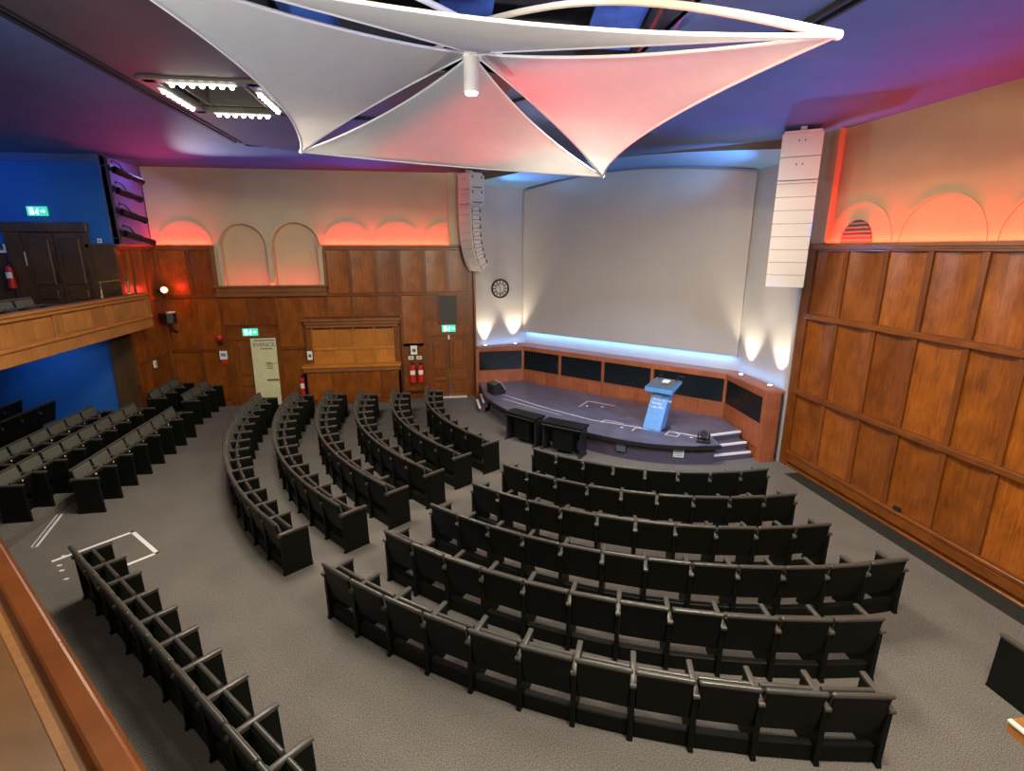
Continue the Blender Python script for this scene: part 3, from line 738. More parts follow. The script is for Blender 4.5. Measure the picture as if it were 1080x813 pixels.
for x in (-8.82, -8.74): bobj('door_handle', 'brass', d3, x - .012, x + .012, -.08, -.04, 3.8, 4.05)

# exit signs: lit green box, white running figure, arrow and doorway
def exit_sign(x, y, z, label, w=.42, h=.21, rz=0.):
    t = thing('exit_sign', label, 'exit sign', (x, y, z), rz, 'green exit signs')
    bm = BM(); box(bm, -w / 2, w / 2, -.05, .0, 0, h, bev=.006); obj('sign_box', bm, 'exit', t)
    k = h
    bm = BM(); box(bm, -.36 * w, -.16 * w, -.054, -.048, .14 * k, .86 * k); obj('doorway', bm, 'exit_white', t)
    bm = BM()
    ball(bm, (.06 * w, -.052, .76 * k), .075 * k, 8, (1, .2, 1))
    for p, q, r in (((.05 * w, .66 * k), (-.01 * w, .42 * k), .06), ((-.01 * w, .42 * k), (.07 * w, .28 * k), .045), ((.07 * w, .28 * k), (.03 * w, .12 * k), .04), ((-.01 * w, .42 * k), (-.08 * w, .27 * k), .045), ((-.08 * w, .27 * k), (-.13 * w, .27 * k), .04), ((.04 * w, .62 * k), (.11 * w, .50 * k), .035), ((.04 * w, .62 * k), (-.06 * w, .56 * k), .035)):
        tube(bm, [(p[0], -.052, p[1]), (q[0], -.052, q[1])], r * k, 6)
    obj('running_figure', bm, 'exit_white', t)
    bm = BM(); prism(bm, [(.20 * w, .44 * k), (.32 * w, .44 * k), (.32 * w, .30 * k), (.44 * w, .5 * k), (.32 * w, .70 * k), (.32 * w, .56 * k), (.20 * w, .56 * k)], -.054, -.048, 'y'); obj('arrow', bm, 'exit_white', t)
exit_sign(-5.2, YF - .05, 2.12, 'lit green running-man exit sign over the door beside the banner')
exit_sign(.58, YF - .07, 2.10, 'lit green running-man exit sign over the double doors below the grille')
exit_sign(-8.98, 14.60, 5.34, 'glowing exit sign upstairs on the blue gallery wall')

# fire points
def extinguisher(x, y, z, h, label, r=.075):
    t = thing('fire_extinguisher', label, 'fire extinguisher', (x, y, z), 0, 'red fire extinguishers')
    bm = BM(); cyl(bm, (0, 0, 0), (0, 0, h * .78), r, n=16); ball(bm, (0, 0, h * .78), r, 12, (1, 1, .7)); obj('cylinder', bm, 'red', t, smooth=True)
    bm = BM(); cyl(bm, (0, 0, h * .82), (0, 0, h * .93), r * .35); box(bm, -r * .3, r * .9, -.012, .012, h * .93, h); obj('valve', bm, 'black', t)
    bm = BM(); tube(bm, [(r * .3, 0, h * .9), (r * 1.15, -.01, h * .8), (r * 1.2, -.01, h * .4)], .012); obj('hose', bm, 'black', t, smooth=True)
    bm = BM(); n = 8
    for i in range(n):
        a, b = R(-150 + 120 * i / n), R(-150 + 120 * (i + 1) / n)
        bm.faces.new([bm.verts.new(((r + .002) * math.cos(q), (r + .002) * math.sin(q), zz)) for q, zz in ((a, h * .4), (b, h * .4), (b, h * .62), (a, h * .62))])
    obj('paper_label', bm, 'paper', t)
extinguisher(-3.88, YF - .12, .21, .70, 'red fire extinguisher beside the serving counter', .07)
extinguisher(-.58, YF - .12, .55, .62, 'red fire extinguisher beside the counter end, farther from the double doors', .095)
extinguisher(-.33, YF - .12, .55, .62, 'red fire extinguisher nearest the double doors', .085)
extinguisher(-9.78, 14.47, 3.68, .60, 'red fire extinguisher upstairs beside the dark gallery doors', .08)
for x in (-.58, -.33): bobj('extinguisher_bracket', 'black', None, x - .05, x + .05, YF - .05, YF - .02, .62, .68)
for o in [o for o in COL.objects if o.name.startswith('extinguisher_bracket')]: tag(o, 'black wall bracket behind the paired fire extinguishers', 'bracket', 'extinguisher wall brackets')
def notice(x, y, z, w, h, label, lines=2, frame=True, blue=False):
    t = thing('notice', label, 'notice', (x, y, z), 0, None)
    if frame: bm = BM(); box(bm, -w / 2 - .02, w / 2 + .02, -.02, .01, -.02, h + .02); obj('notice_frame', bm, 'black', t)
    bm = BM(); box(bm, -w / 2, w / 2, -.026, .0, 0, h); obj('sheet', bm, 'paper', t)
    bm = BM(); box(bm, -w * .25, w * .28, -.03, -.02, h * .3, h * .65); obj('pictogram', bm, 'spk_dark', t)
notice(-3.60, YF - .04, 1.34, .15, .27, 'framed white notice beside the serving hatch')
notice(-.51, YF - .04, 1.41, .20, .28, 'framed white notice above the paired fire extinguishers')
for x, w_ in ((-.61, 'farther from'), (-.36, 'nearer')):
    notice(x, YF - .04, 1.25, .16, .11, f'small white label above an extinguisher, {w_} the double doors' , frame=False)
notice(-9.58, 14.59, 4.20, .28, .32, 'blue and white fire sign upstairs beside the dark gallery doors', frame=False)
notice(-9.95, 14.59, 4.5, .34, .2, 'cream notice upstairs on the dark dado', frame=False)
notice(-7.78, 14.59, 4.73, .09, .1, 'tiny white plate on the blue gallery wall above the dado', frame=False)
fb = thing('fire_alarm_bell', 'red fire alarm bell on the panelling near the corner', 'alarm bell', (-6.07, YF - .03, 2.08))
bm = BM(); cyl(bm, (0, -.08, 0), (0, .0, 0), .085, n=18); ball(bm, (0, -.08, 0), .08, 14, (1, .5, 1)); obj('gong', bm, 'red', fb, smooth=True)
bm = BM(); box(bm, -.05, .05, -.04, .03, -.22, -.06, bev=.008); obj('mounting_box', bm, 'black', fb)
fc = thing('fire_call_point', 'red fire call point under a white label near the corner', 'call point', (-6.03, YF - .03, 1.28))
bm = BM(); box(bm, -.06, .06, -.05, .02, 0, .13, bev=.01); obj('box', bm, 'red', fc)
bm = BM(); box(bm, -.1, .1, -.025, .02, .15, .40); obj('label_plate', bm, 'paper', fc)
bm = BM(); box(bm, -.07, .07, -.028, -.02, .24, .34); obj('pictogram', bm, 'lect', fc)
sw = thing('switch_plate', 'small white switch plate on the return wall panelling', 'switch', (XL + .05, 15.45, 1.44), PI / 2)
bm = BM(); box(bm, -.06, .06, -.02, .02, 0, .2, bev=.005); obj('plate', bm, 'paper', sw); bobj('switch', 'spk_dark', sw, -.02, .02, -.028, -.018, .07, .13)
bobj('socket', 'black', None, XR - .05, XR - .02, 6.86, 6.99, .36, .44, bev=.006)
tag(bpy.data.objects['socket'], 'small black socket low on the wall panelling', 'socket')

# roll-up banner
bn = thing('rollup_banner', 'tall cream roll-up banner standing before the single panelled door', 'banner', (-4.83, YF - .26, 0))
mb = Matrix.Rotation(R(0), 4, 'Y')
bm = BM(); prism(bm, [(-.36, .06), (.34, .06), (.36, 2.05), (-.34, 2.05)], -.004, .004, 'y'); obj('printed_sheet', bm, 'banner', bn)
bm = BM(); box(bm, -.40, .38, -.09, .09, 0, .06, bev=.015); obj('base', bm, 'chrome', bn)
bm = BM(); cyl(bm, (0, .03, .05), (0, .03, 2.03), .012); obj('pole', bm, 'chrome', bn, smooth=True)
bobj('top_strip', 'paper', bn, -.34, .36, -.008, .008, 2.03, 2.06)
text('EVENCE', .165, (.02, -.008, 1.82), (PI / 2, 0, 0), bn, 'ink')
for x0, x1, z, h in ((-.24, .32, 1.99, .03), (-.1, .24, 1.74, .025), (.02, .16, 1.33, .02), (.02, .2, 1.28, .02), (.02, .22, 1.22, .02), (.02, .2, 1.16, .02), (.06, .36, 1.305, .012), (.0, .34, .78, .06)):
    bobj('print_line', 'ink' if h < .05 else 'umber', bn, x0, x1, -.0075, -.003, z, z + h)

# wall clock
ck = thing('wall_clock', 'round black openwork wall clock on the white wall', 'clock', (2.23, 16.73, 3.38), math.atan2(A.y - A2.y, A.x - A2.x))
bm = BM(); n = 32; q = .30
for i in range(n):
    a, b = 2 * PI * i / n, 2 * PI * (i + 1) / n
    prism(bm, [(r * math.cos(t), r * math.sin(t)) for r, t in ((.25, a), (.25, b), (q, b), (q, a))], -.06, -.01, 'y')
obj('rim', bm, 'black', ck)
bm = BM(); cyl(bm, (0, -.02, 0), (0, -.005, 0), .25, n=28); obj('dial', bm, 'spk', ck)
for i in range(12):
    a = 2 * PI * i / 12; bm = BM(); cyl(bm, (.17 * math.cos(a), -.028, .17 * math.sin(a)), (.235 * math.cos(a), -.028, .235 * math.sin(a)), .016, n=6); obj('hour_mark', bm, 'black', ck)
bm = BM(); cyl(bm, (0, -.035, 0), (-.06, -.035, .13), .01, n=6); obj('hour_hand', bm, 'black', ck)
bm = BM(); cyl(bm, (0, -.035, 0), (.03, -.035, -.19), .008, n=6); obj('minute_hand', bm, 'black', ck)
bm = BM(); tube(bm, [(.15 * math.cos(t * .3), -.03, .15 * math.sin(t * .3)) for t in range(22)], .012, 5); obj('inner_ring', bm, 'black', ck)

# ------------------------------------------------------------------ line-array loudspeakers
def line_array(x, y, rz, label, curve, w=.66):
    t = thing('line_array_speaker', label, 'loudspeaker', (x, y, 0), rz, None)
    z = 6.60
    bm = BM(); box(bm, -.30, .30, -.02, .45, 6.60, 6.64, bev=.005); box(bm, -.05, .05, .1, .3, 6.64, 6.72); obj('flying_frame', bm, 'spk', t)
    for k in range(2):
        h = .40
        c = bobj('bass_cabinet', 'spk', t, -w / 2, w / 2, 0, .55, z - h + .008, z, bev=.008)
        for s in (-1, 1):
            bm = BM(); box(bm, s * .05 - .012, s * .05 + .012, -.004, .01, z - .14, z - .11); obj('front_clip', bm, 'spk_dark', c)
            bm = BM(); box(bm, s * w / 2 - .004, s * w / 2 + .004, .08, .46, z - h + .05, z - h + .075); box(bm, s * w / 2 - .004, s * w / 2 + .004, .08, .12, z - .10, z - .03); box(bm, s * w / 2 - .004, s * w / 2 + .004, .42, .46, z - .10, z - .03); obj('rigging', bm, 'black', c)
        z -= h
    bobj('adapter_frame', 'spk', t, -w / 2, w / 2, -.01, .46, z - .05, z - .006, bev=.005); z -= .055
    y = 0.; a = 0.
    for k in range(8):
        h = .235; a += curve[k]
        ca, sa = math.cos(R(a)), math.sin(R(a))
        m = Matrix.Translation((0, y, z)) @ Matrix.Rotation(R(a), 4, 'X')
        bm = BM(); prism(bm, [(0, 0), (.42, -.03), (.42, -h + .04), (0, -h + .006)], -w / 2, w / 2, 'x', bev=.006); c = obj('array_cabinet', bm, 'spk', t, mtx=m)
        for s in (-1, 1):
            bm = BM(); box(bm, s * w / 2 - .004, s * w / 2 + .004, .04, .07, -h + .03, -.02); box(bm, s * w / 2 - .004, s * w / 2 + .004, .33, .39, -h + .07, -.04); box(bm, s * w / 2 - .003, s * w / 2 + .003, .07, .33, -.13, -.115); obj('rigging', bm, 'spk_dark', c)
        y += sa * h; z -= ca * h
    return t
line_array(6.72, 9.32, R(-37), 'tall white line array loudspeaker hanging beside the orange-lit wall end', [0, .5, .5, 1, 1, 1, 2, 2])
line_array(1.10, 15.75, R(-53), 'curved white line array loudspeaker hanging near the double doors', [0, 1, 2, 3, 4, 6, 7, 9], .52)

# ------------------------------------------------------------------ sails under the ceiling
HUB = Vector((.56, 6.31, 6.60)); FL, FR, NR, NL = Vector((-1.855, 9.21, 6.047)), Vector((3.03, 9.285, 5.79)), Vector((2.72, 3.55, 5.953)), Vector((-1.87, 3.745, 6.217))
def sail(P1, P2, label, gap=.05, pull1=.12, pull2=.12, pullo=.12, sag=0.):
    c = (HUB + P1 + P2) / 3
    o1, o2 = (P1 - HUB).normalized(), (P2 - HUB).normalized()
    mid = ((o1 + o2) / 2); mid.z = 0
    h1 = HUB + mid * gap + (P1 - HUB) * .012; h2 = HUB + mid * gap + (P2 - HUB) * .012
    def q(a, m, b, t): return a * (1 - t) ** 2 + m * 2 * t * (1 - t) + b * t * t
    m1 = (h1 + P1) / 2 + (c - (h1 + P1) / 2) * pull1 * 2; m2 = (h2 + P2) / 2 + (c - (h2 + P2) / 2) * pull2 * 2
    mo = (P1 + P2) / 2 + (HUB - (P1 + P2) / 2) * pullo * 2 + Vector((0, 0, sag))
    m1.z = (h1.z + P1.z) / 2 - .03; m2.z = (h2.z + P2.z) / 2 - .03; mo.z = (P1.z + P2.z) / 2 + sag
    bm = BM(); n = 18; g = []
    for i in range(n + 1):
        u = i / n; L, Rr = q(h1, m1, P1, u), q(h2, m2, P2, u); row = []
        for j in range(n + 1):
            v = j / n; O = q(P1, mo, P2, v)
            p = L * (1 - v) + Rr * v + (O - (P1 * (1 - v) + P2 * v)) * u
            row.append(bm.verts.new(p))
        g.append(row)
    for i in range(n):
        for j in range(n): bm.faces.new((g[i][j], g[i][j + 1], g[i + 1][j + 1], g[i + 1][j]))
    r = bmesh.ops.solidify(bm, geom=bm.faces[:], thickness=.006)
    t = tag(obj('sail', bm, 'sail', smooth=True), label, 'fabric sail', 'stretched fabric sails under the ceiling')
    for nm, a, m, b in (('edge_cord', h1, m1, P1), ('edge_cord', h2, m2, P2), ('edge_cord', P1, mo, P2)):
        bm = BM(); tube(bm, [q(a, m, b, i / 16) for i in range(17)], .014, 6); obj(nm, bm, 'white_metal', t, smooth=True)
    return t
sail(FL, FR, 'pale triangular sail hanging toward the stage with its long edge before the screen', sag=-.06, pullo=.0)
sail(FR, NR, 'pink-lit triangular sail nearest the panelled wall', pullo=.15)
sail(NR, NL, 'pale sail seen almost edge-on above the lamp, closest to the balcony', pullo=.14, pull1=.06, pull2=.06)
sail(NL, FL, 'large pale grey sail beside the lit ceiling coffer', pullo=.14)
for P, lab in ((NR, 'curved tube from the ceiling hub to the sail corner by the panelled wall'), (NL, 'curved tube from the ceiling hub to the sail corner near the balcony'), (FL, 'curved tube from the ceiling hub to the sail corner near the arches'), (FR, 'curved tube from the ceiling hub to the sail corner before the screen')):
    top = HUB + Vector((0, 0, .28)); bump = .20 if P.y < 6 else .04; bm = BM(); pts = []
    for i in range(17):
        t_ = i / 16; p = top.lerp(P, t_); p.z += bump * math.sin(PI * t_); pts.append(p)
    tube(bm, pts, .03, 8)
    o = tag(obj('sail_strut', bm, 'white_metal', smooth=True), lab, 'strut', 'curved struts of the sails')
    bm = BM(); ball(bm, P, .032, 10); obj('corner_shackle', bm, 'spk', o, smooth=True)
hm = thing('hub_mast', 'short white mast joining the four sails at their centre', 'mast', (HUB.x, HUB.y, HUB.z - .02))
bm = BM(); cyl(bm, (0, 0, 0), (0, 0, .34), .045, n=14); obj('tube', bm, 'white_metal', hm, smooth=True)
bm = BM(); cyl(bm, (0, 0, -.03), (0, 0, .03), .11, n=16); obj('ring', bm, 'white_metal', hm, smooth=True)
lp = thing('pendant_lamp', 'white cylinder lamp hanging under the centre of the sails', 'lamp', (.51, 5.91, 6.096))
bm = BM(); cyl(bm, (0, 0, .03), (0, 0, .345), .075, n=24); obj('shade', bm, 'spk', lp, smooth=True)
bm = BM(); cyl(bm, (0, 0, .012), (0, 0, .028), .06, n=20); obj('lens', bm, 'lens', lp)
bm = BM()
for s in (-1, 1): cyl(bm, (s * .03, 0, .34), (s * .02 + .04, .36, .49), .006, n=6)
obj('suspension', bm, 'chrome', lp)

# ------------------------------------------------------------------ lights
def light(kind, name, loc, energy, col, target=None, **k):
    l = bpy.data.lights.new(name, kind); l.energy = energy; l.color = col
    for a, v in k.items(): setattr(l, a, v)
    o = bpy.data.objects.new(name, l); COL.objects.link(o); o.location = loc
    if target is not None: o.rotation_euler = (Vector(target) - Vector(loc)).to_track_quat('-Z', 'Y').to_euler()
    return o
WARM = (1, .88, .70)
BAR = 105.
def coffer(cx, cy, label, wx=1.40, wy=1.75, gain=1.):
    t = thing('ceiling_coffer_light', label, 'ceiling light', (cx, cy, ZC), 0, None)
    hx_, hy = wx / 2, wy / 2; z = -.06
    bm = BM()
    for a in ((-hx_ - .06, -hx_ + .16, -hy, hy), (hx_ - .16, hx_ + .06, -hy, hy), (-hx_, hx_, -hy - .06, -hy + .14), (-hx_, hx_, hy - .14, hy + .06)): box(bm, *a, z, .02, bev=.008)
    obj('coffer_frame', bm, 'coffer', t)
    bobj('coffer_lid', 'coffer', t, -hx_, hx_, -hy, hy, .30, .34)
    bm = BM(); box(bm, -hx_, hx_, hy - .30, hy - .27, .0, .30); box(bm, -hx_, hx_, -hy + .27, -hy + .3, 0, .3); box(bm, -hx_ + .27, -hx_ + .3, -hy, hy, 0, .3); box(bm, hx_ - .3, hx_ - .27, -hy, hy, 0, .3)
    obj('coffer_side', bm, 'coffer', t)
    for s in (-1, 1):
        for ax in (0, 1):
            L = (wy if ax else wx) * .60; off = (hx_ - .09) if ax else (hy - .07)
            b = bobj('led_bar', 'white_metal', t, *((s * off - .04, s * off + .04, -L / 2, L / 2) if ax else (-L / 2, L / 2, s * off - .04, s * off + .04)), z - .02, z)
            for i in range(7):
                u = -L / 2 + L * (i + .5) / 7; bm = BM(); ball(bm, (s * off, u, z - .03) if ax else (u, s * off, z - .03), .034, 8); obj('led_bulb', bm, 'bulb', b, smooth=True)
            ar = light('AREA', 'led_light', (s * off, 0, z - .075) if ax else (0, s * off, z - .075), BAR * gain, WARM, shape='RECTANGLE', size=.05 if ax else L, size_y=L if ax else .05)
            ar.parent = t
    return t
coffer(-2.78, 8.90, 'square ceiling coffer ringed with bright LED bars beside the sails')
coffer(3.15, 8.5, 'square ceiling coffer with bright LED bars hidden behind the sails toward the screen')
coffer(2.86, 2.0, 'square ceiling coffer ringed with bright LED bars over the near wall side', gain=1.5)
coffer(-2.86, 2.0, 'square ceiling coffer ringed with bright LED bars over the balcony', gain=.32)

# red LED troughs on the cornices
RED = (1, .010, .004)
def strip(name, p, q, energy, col, up=(0, 0, 1), w=.03):
    p, q = Vector(p), Vector(q); d = (q - p)
    l = bpy.data.lights.new(name, 'AREA'); l.shape = 'RECTANGLE'; l.size = d.length; l.size_y = w; l.energy = energy; l.color = col
    o = bpy.data.objects.new(name, l); COL.objects.link(o)
    x = d.normalized(); z = -Vector(up).normalized(); z = (z - x * z.dot(x)).normalized(); y = z.cross(x)
    o.matrix_world = Matrix(((x.x, y.x, z.x, (p.x + q.x) / 2), (x.y, y.y, z.y, (p.y + q.y) / 2), (x.z, y.z, z.z, (p.z + q.z) / 2), (0, 0, 0, 1)))
    return o
ez = ZP + .035
for x0, x1, e in ((-7.4, -6.05, 13), (-2.9, 1.2, 40)):
    strip('red_strip_light', (x0, YF - .04, ez), (x1, YF - .04, ez), e * 2.6, RED, (0, .6, 1), .025)
strip('red_strip_light', (XR - .04, 9.6, ez), (XR - .04, -.5, ez), 380, RED, (.6, 0, 1), .025)
strip('blue_gallery_wash', (-7.15, 8.2, 3.55), (-7.15, 14.5, 3.55), 16, (.08, .32, .8), (.1, 0, 1))  # added strip along the gallery rail, tints the ceiling blue
BLU = (.03, .17, 1)  # added spots without fixtures wash the ceiling blue and red
for p, q, e in (((7.40, 9.0, 4.78), (4.2, 8.6, 6.72), 60), ((7.40, 6.0, 4.78), (3.6, 6.0, 6.72), 60), ((7.40, 3.0, 4.78), (3.6, 3.0, 6.72), 60), ((-6.9, 16.25, 4.78), (-5.0, 14.2, 6.72), 16), ((-1.6, 16.25, 4.78), (-1.6, 13.6, 6.72), 70), ((-4.2, 16.25, 3.7), (-4.0, 13.8, 6.72), 60)):
    if p[0] < -6: light('SPOT', 'red_ceiling_wash', p, 260, (1, .03, .06), (-5.9, 13.4, 6.72), spot_size=R(60), spot_blend=.9, shadow_soft_size=.04)
    light('SPOT', 'blue_ceiling_wash', p, e * 2.2, BLU, q, spot_size=R(100), spot_blend=.9, shadow_soft_size=.04)
strip('red_niche_light', (-5.7, YF - .05, 3.58), (-3.1, YF - .05, 3.58), 7, RED, (0, .8, 1))
# blue LED under the screen
o1 = A + dA * .1 + nA * .10; o2 = B - dA * .1 + nA * .10
strip('blue_screen_light', (*o1, 1.97), (*o2, 1.97), 36, (.16, .45, 1), (-nA.x * .25, -nA.y * .45, -1), .03)
strip('blue_ledge_light', (1.6, 16.45, 1.615), (2.95, 16.78, 1.615), 3, (.16, .45, 1), (0, .5, 1), .02)
strip('blue_ledge_light', (7.52, 11.9, 1.615), (7.58, 10.15, 1.615), 4, (.16, .45, 1), (.5, 0, 1), .02)
# warm uplights on the ledge
for x, y in ((1.73, 16.50), (2.72, 16.68), (7.46, 11.53), (7.50, 10.45)):
    t = thing('ledge_uplight', f'small uplight on the wooden ledge {"by the double doors" if x < 2 else "left of the screen" if x < 3 else "right of the screen" if y > 11 else "by the reddish end post"}', 'uplight', (x, y, 1.60), 0, 'uplights on the stage ledge')
    bm = BM(); cyl(bm, (0, 0, 0), (0, 0, .03), .06, n=14); obj('housing', bm, 'chrome', t, smooth=True)
    bm = BM(); cyl(bm, (0, 0, .03), (0, 0, .034), .045, n=14); obj('lens', bm, 'lens', t)
    nrm = Vector((.03, .22)) if x < 4 else Vector((.24, .02))
    light('SPOT', 'uplight_beam', (x, y, 1.66), 260, (1, .84, .58), (x + nrm.x * .35, y + nrm.y * .35, 3.2), spot_size=R(66), spot_blend=.8, shadow_soft_size=.03)
# spotlights on a pipe in the left niche
pp = thing('lighting_pipe', 'vertical black lighting pipe in the violet recess', 'pipe', (XL + .12, 14.68, 4.72))
bm = BM(); cyl(bm, (0, 0, 0), (0, 0, 1.95), .03, n=10); obj('pipe', bm, 'black', pp, smooth=True)
bm = BM(); box(bm, -.12, .03, -.03, .03, .1, .14); box(bm, -.12, .03, -.03, .03, 1.75, 1.79); obj('wall_bracket', bm, 'black', pp)
for i, (z, ln) in enumerate(((6.42, .75), (5.95, .62), (5.46, .66), (4.95, .80))):
    t = thing('stage_spotlight', f'black stage spotlight on the recess pipe, {ORD[i]} from the top', 'spotlight', (XL + .20, 14.80, z), 0, 'spotlights on the recess pipe')
    d = Vector((.35, .85, -.25)).normalized()
    bm = BM(); cyl(bm, (0, 0, 0), d * ln * .55, .085, .085, 14); cyl(bm, d * ln * .55, d * ln, .062, .085, 14); obj('barrel', bm, 'black', t, smooth=True)
    bm = BM(); cyl(bm, d * (ln + .002), d * (ln + .008), .07, n=14); obj('lens', bm, 'lens' if i else 'disc', t)
    bm = BM(); tube(bm, [(0, -.05, .16), (-.02, .0, .2), (.02, .2, .16), (.1, .25, .0)], .014, 6); obj('yoke', bm, 'black', t, smooth=True)
    bm = BM(); box(bm, -.1, .0, -.14, -.04, -.04, .1); obj('clamp', bm, 'black', t)
light('SPOT', 'stage_spot', (XL + .75, 15.5, 5.7), 900, (.95, .95, 1), (1.0, 9.0, 6.6), spot_size=R(50), spot_blend=.7, shadow_soft_size=.08)
# red corner lamp and the black speaker under it
rl = thing('red_spotlight', 'glowing red spotlight on the panelled corner', 'spotlight', (-7.30, 16.2, 3.46))
d = Vector((.62, -.75, .2)).normalized()
bm = BM(); cyl(bm, (0, 0, 0), d * .16, .09, .10, 14); obj('barrel', bm, 'black', rl, smooth=True)
bm = BM(); cyl(bm, d * .162, d * .168, .085, n=14); obj('lens', bm, 'red_lens', rl)
bm = BM(); box(bm, -.17, .0, -.02, .02, -.05, .05); box(bm, -.02, .02, -.02, .02, -.1, .05); obj('bracket', bm, 'black', rl)
light('SPOT', 'red_beam', Vector((-7.30, 16.2, 3.46)) + d * .22, 27000, (1, .05, .04), (2.9, 5.8, 5.84), spot_size=R(14), spot_blend=.5, shadow_soft_size=.06)
light('POINT', 'red_glow', Vector((-7.30, 16.2, 3.46)) + d * .26, 14, (1, .03, .02), shadow_soft_size=.05)
cs = thing('corner_speaker', 'black loudspeaker on a bracket beside the gallery front', 'loudspeaker', (-7.16, 15.95, 2.72), R(-38))
bm = BM(); prism(bm, [(-.24, -.12), (.2, -.16), (.28, .0), (.2, .14), (-.24, .12)], -.13, .15, 'z', bev=.02); obj('cabinet', bm, 'black', cs)
bm = BM(); box(bm, .1, .22, -.1, .1, .15, .2, bev=.01); obj('handle', bm, 'spk', cs)
bm = BM(); tube(bm, [(0, 0, -.13), (.02, .05, -.3), (.0, .2, -.42)], .04, 8); obj('bracket', bm, 'black', cs, smooth=True)
# brass rail on the gallery
br_ = thing('brass_rail', 'short brass handrail above the gallery front', 'handrail', (-7.12, 13.6, 3.52))
bm = BM(); tube(bm, [(0, -.56, 0), (0, -.56, .32), (0, -.54, .36), (0, .54, .36), (0, .56, .32), (0, .56, 0)], .02, 8); obj('tube', bm, 'brass', br_, smooth=True)

# ------------------------------------------------------------------ gallery fronts
def gallery_front(name, P, Q, label, zt=3.52):
    P, Q = Vector(P), Vector(Q); d = (Q - P).normalized(); n = Vector((d.y, -d.x)); n = n if n.dot(Vector((2, 8)) - P) > 0 else -n
    mw = Matrix(((d.x, -n.x, 0, P.x), (d.y, -n.y, 0, P.y), (0, 0, 1, 0), (0, 0, 0, 1))); L = (Q - P).length
    t = tag(bpy.data.objects.new(name, None), label, 'parapet'); COL.objects.link(t); t.matrix_world = mw
    bobj('parapet', 'bal_wood', t, 0, L, .04, .14, 2.82, zt - .05)
    bobj('handrail', 'bal_wood', t, 0, L, -.05, .20, zt - .06, zt, bev=.015); bobj('top_moulding', 'bal_wood', t, 0, L, -.025, .05, zt - .13, zt - .06, bev=.012)
    bobj('bottom_moulding', 'bal_wood', t, 0, L, -.06, .05, 2.90, 2.97, bev=.015); bobj('fascia', 'bal_wood', t, 0, L, -.03, .14, 2.66, 2.90, bev=.01)
    k = max(1, round(L / 1.55)); 
    for i in range(k):
        x0, x1 = L * i / k, L * (i + 1) / k
        bobj('stile', 'bal_wood', t, x0 - .12, x0 + .12, .015, .05, 2.97, zt - .12); bobj('stile_bead', 'bal_wood', t, x0 - .05, x0 + .05, .005, .03, 3.02, zt - .17)
        for j in range(3):
            a, b = x0 + .16 + (x1 - x0 - .32) * j / 3, x0 + .16 + (x1 - x0 - .32) * (j + 1) / 3
            bobj('panel', 'bal_wood', t, a + .002, b - .002, .03, .05, 3.0, zt - .15)
    bobj('stile', 'bal_wood', t, L - .12, L, .015, .05, 2.97, zt - .12)
    return t
gallery_front('gallery_parapet', (-7.0, 14.72), (-7.0, 7.85), 'long oak-panelled gallery front along the side of the hall')
bm = BM(); box(bm, -7.5, -6.99, 14.58, 14.74, 2.68, 3.50); struct('trim_16', bm, 'bal_wood')
# near rail under the camera
dn = Vector((1.05, -1.13)).normalized(); P = Vector((-1.66, 2.10)) - dn * 7.2; nin = Vector((-.733, -.681))
mw = Matrix(((dn.x, nin.x, 0, P.x), (dn.y, nin.y, 0, P.y), (0, 0, 1, 0), (0, 0, 0, 1)))
nb = tag(bpy.data.objects.new('balcony_rail', None), 'polished brown balcony rail with a wide ledge close to the viewer', 'balcony rail'); COL.objects.link(nb); nb.matrix_world = mw
LR = 9.6
bm = BM(); prism(bm, [(0, 3.47), (.0, 3.53), (.015, 3.55), (.065, 3.55), (.08, 3.53), (.08, 3.42), (.03, 3.42)], 0, LR, 'x', bev=.004); obj('handrail', bm, 'rail_wood', nb)
bm = BM(); prism(bm, [(.078, 3.44), (.092, 3.44), (.092, 3.40), (.078, 3.40)], 0, LR, 'x'); obj('dark_bead', bm, 'dark_wood', nb)
bm = BM(); prism(bm, [(.09, 3.425), (.24, 3.40), (.25, 3.38), (.25, 3.30), (.09, 3.30)], 0, LR, 'x', bev=.004); obj('ledge', bm, 'shelf_wood', nb)
bm = BM(); prism(bm, [(.04, 3.45), (.10, 3.45), (.10, 2.82), (.04, 2.82)], 0, LR, 'x'); obj('parapet', bm, 'bal_wood', nb)

# ------------------------------------------------------------------ ambient lights, some added as fill
BLUE = (.10, .30, 1)
light('AREA', 'gallery_blue', (-10.2, 12.2, 6.4), 30, BLUE, (-9.5, 14.6, 5.2), shape='DISK', size=.4)
light('SPOT', 'undercroft_blue', (-9.3, 12.9, 2.55), 75, (.25, .5, 1), (-9.2, 14.6, 1.25), spot_size=R(100), spot_blend=.9, shadow_soft_size=.1)
light('AREA', 'recess_violet', (XL + .6, 15.6, 6.6), 6, (.45, .4, 1), (XL, 15.5, 5.4), shape='DISK', size=.3)
light('SPOT', 'vault_blue', (7.2, 10.35, 5.7), 420, (.2, .5, 1), (5.3, 13.6, 7.2), spot_size=R(62), spot_blend=.9, shadow_soft_size=.1)  # this spot and the next are added, without fixtures, to turn the vault blue
light('SPOT', 'vault_blue', (1.7, 16.2, 5.7), 260, (.2, .5, 1), (3.9, 14.9, 7.2), spot_size=R(62), spot_blend=.9, shadow_soft_size=.1)
light('SPOT', 'blue_ledge_beam', (7.30, 10.9, 1.72), 620, (.10, .32, 1), (5.5, 8.0, 6.7), spot_size=R(62), spot_blend=.7, shadow_soft_size=.03)
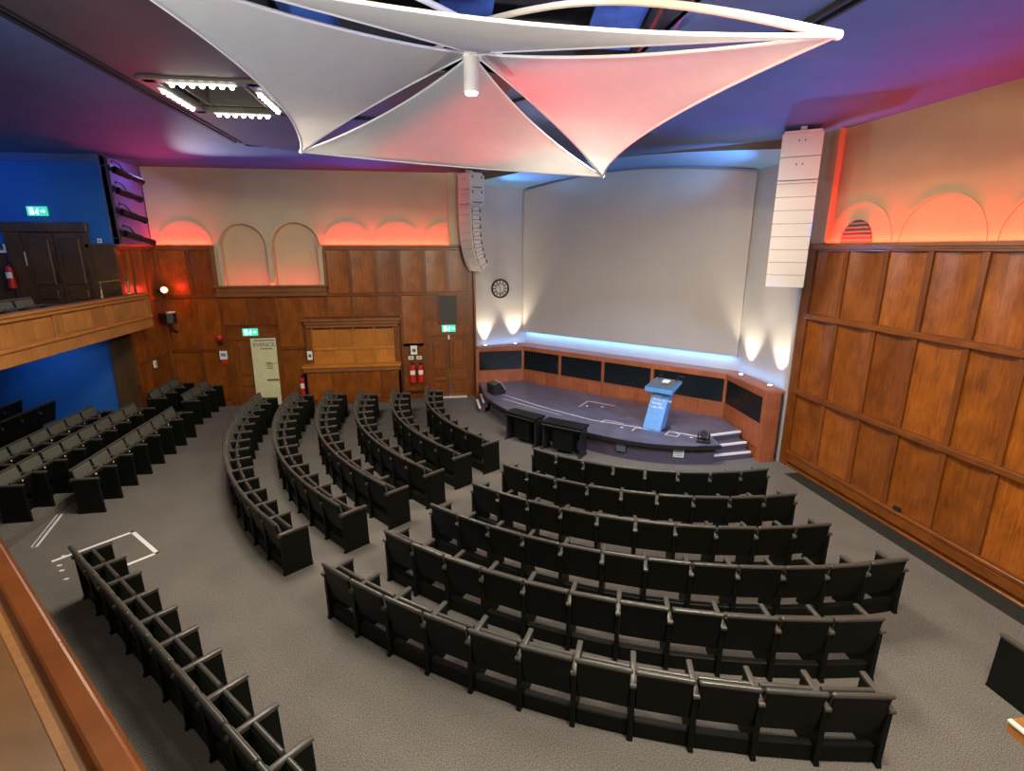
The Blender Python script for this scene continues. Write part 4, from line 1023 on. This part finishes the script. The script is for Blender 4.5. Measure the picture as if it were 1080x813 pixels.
# added unseen fill spots that brighten the sails and the walls
light('SPOT', 'sail_fill', (3.4, .2, 3.2), 800, (1, .93, .92), (1.8, 7.0, 6.2), spot_size=R(85), spot_blend=.8, shadow_soft_size=.15)
light('SPOT', 'sail_fill', (-3.4, 1.6, 3.2), 1080, (.78, .91, 1), (-.6, 6.6, 6.2), spot_size=R(85), spot_blend=.8, shadow_soft_size=.15)
light('SPOT', 'wall_fill', (2.2, -1.5, 6.2), 1800, (1, .90, .58), (-2.8, YF, 5.2), spot_size=R(44), spot_blend=.7, shadow_soft_size=.15)
light('SPOT', 'wall_fill', (-3.6, 2.6, 6.2), 1200, (1, .80, .48), (XR, 6.4, 4.0), spot_size=R(70), spot_blend=.8, shadow_soft_size=.15)
light('AREA', 'lantern_blue', (1.6, 4.4, 7.0), 45, (.10, .28, 1), (1.2, 5.6, 8.4), shape='DISK', size=.5)
# stage spot from the rear of the hall: shadow falls behind the lectern
light('SPOT', 'stage_key', (5.9, 3.0, 6.5), 2300, (.42, .62, 1), (4.9, 11.8, .6), spot_size=R(38), spot_blend=.6, shadow_soft_size=.12)

wd_ = bpy.data.worlds.new('World'); sc.world = wd_; wd_.use_nodes = True
wd_.node_tree.nodes['Background'].inputs[0].default_value = (.01, .012, .02, 1); wd_.node_tree.nodes['Background'].inputs[1].default_value = 1.

# ------------------------------------------------------------------ camera
cd = bpy.data.cameras.new('camera'); cam = bpy.data.objects.new('camera', cd); COL.objects.link(cam)
cd.sensor_width = 36; cd.lens = 36 * 557 / 1080; cd.clip_start = .05
cam.location = (0, 0, 4.6); cam.rotation_euler = (PI / 2 - R(14.55), 0, -R(8.9))
sc.camera = cam

sc.view_settings.view_transform = 'Standard'; sc.view_settings.look = 'None'; sc.view_settings.gamma = 1.; sc.view_settings.exposure = 0.
sc.view_settings.use_curve_mapping = False
sc.cycles.use_denoising = True
sc.cycles.max_bounces = 6; sc.cycles.diffuse_bounces = 4; sc.cycles.glossy_bounces = 3; sc.cycles.sample_clamp_indirect = 6.
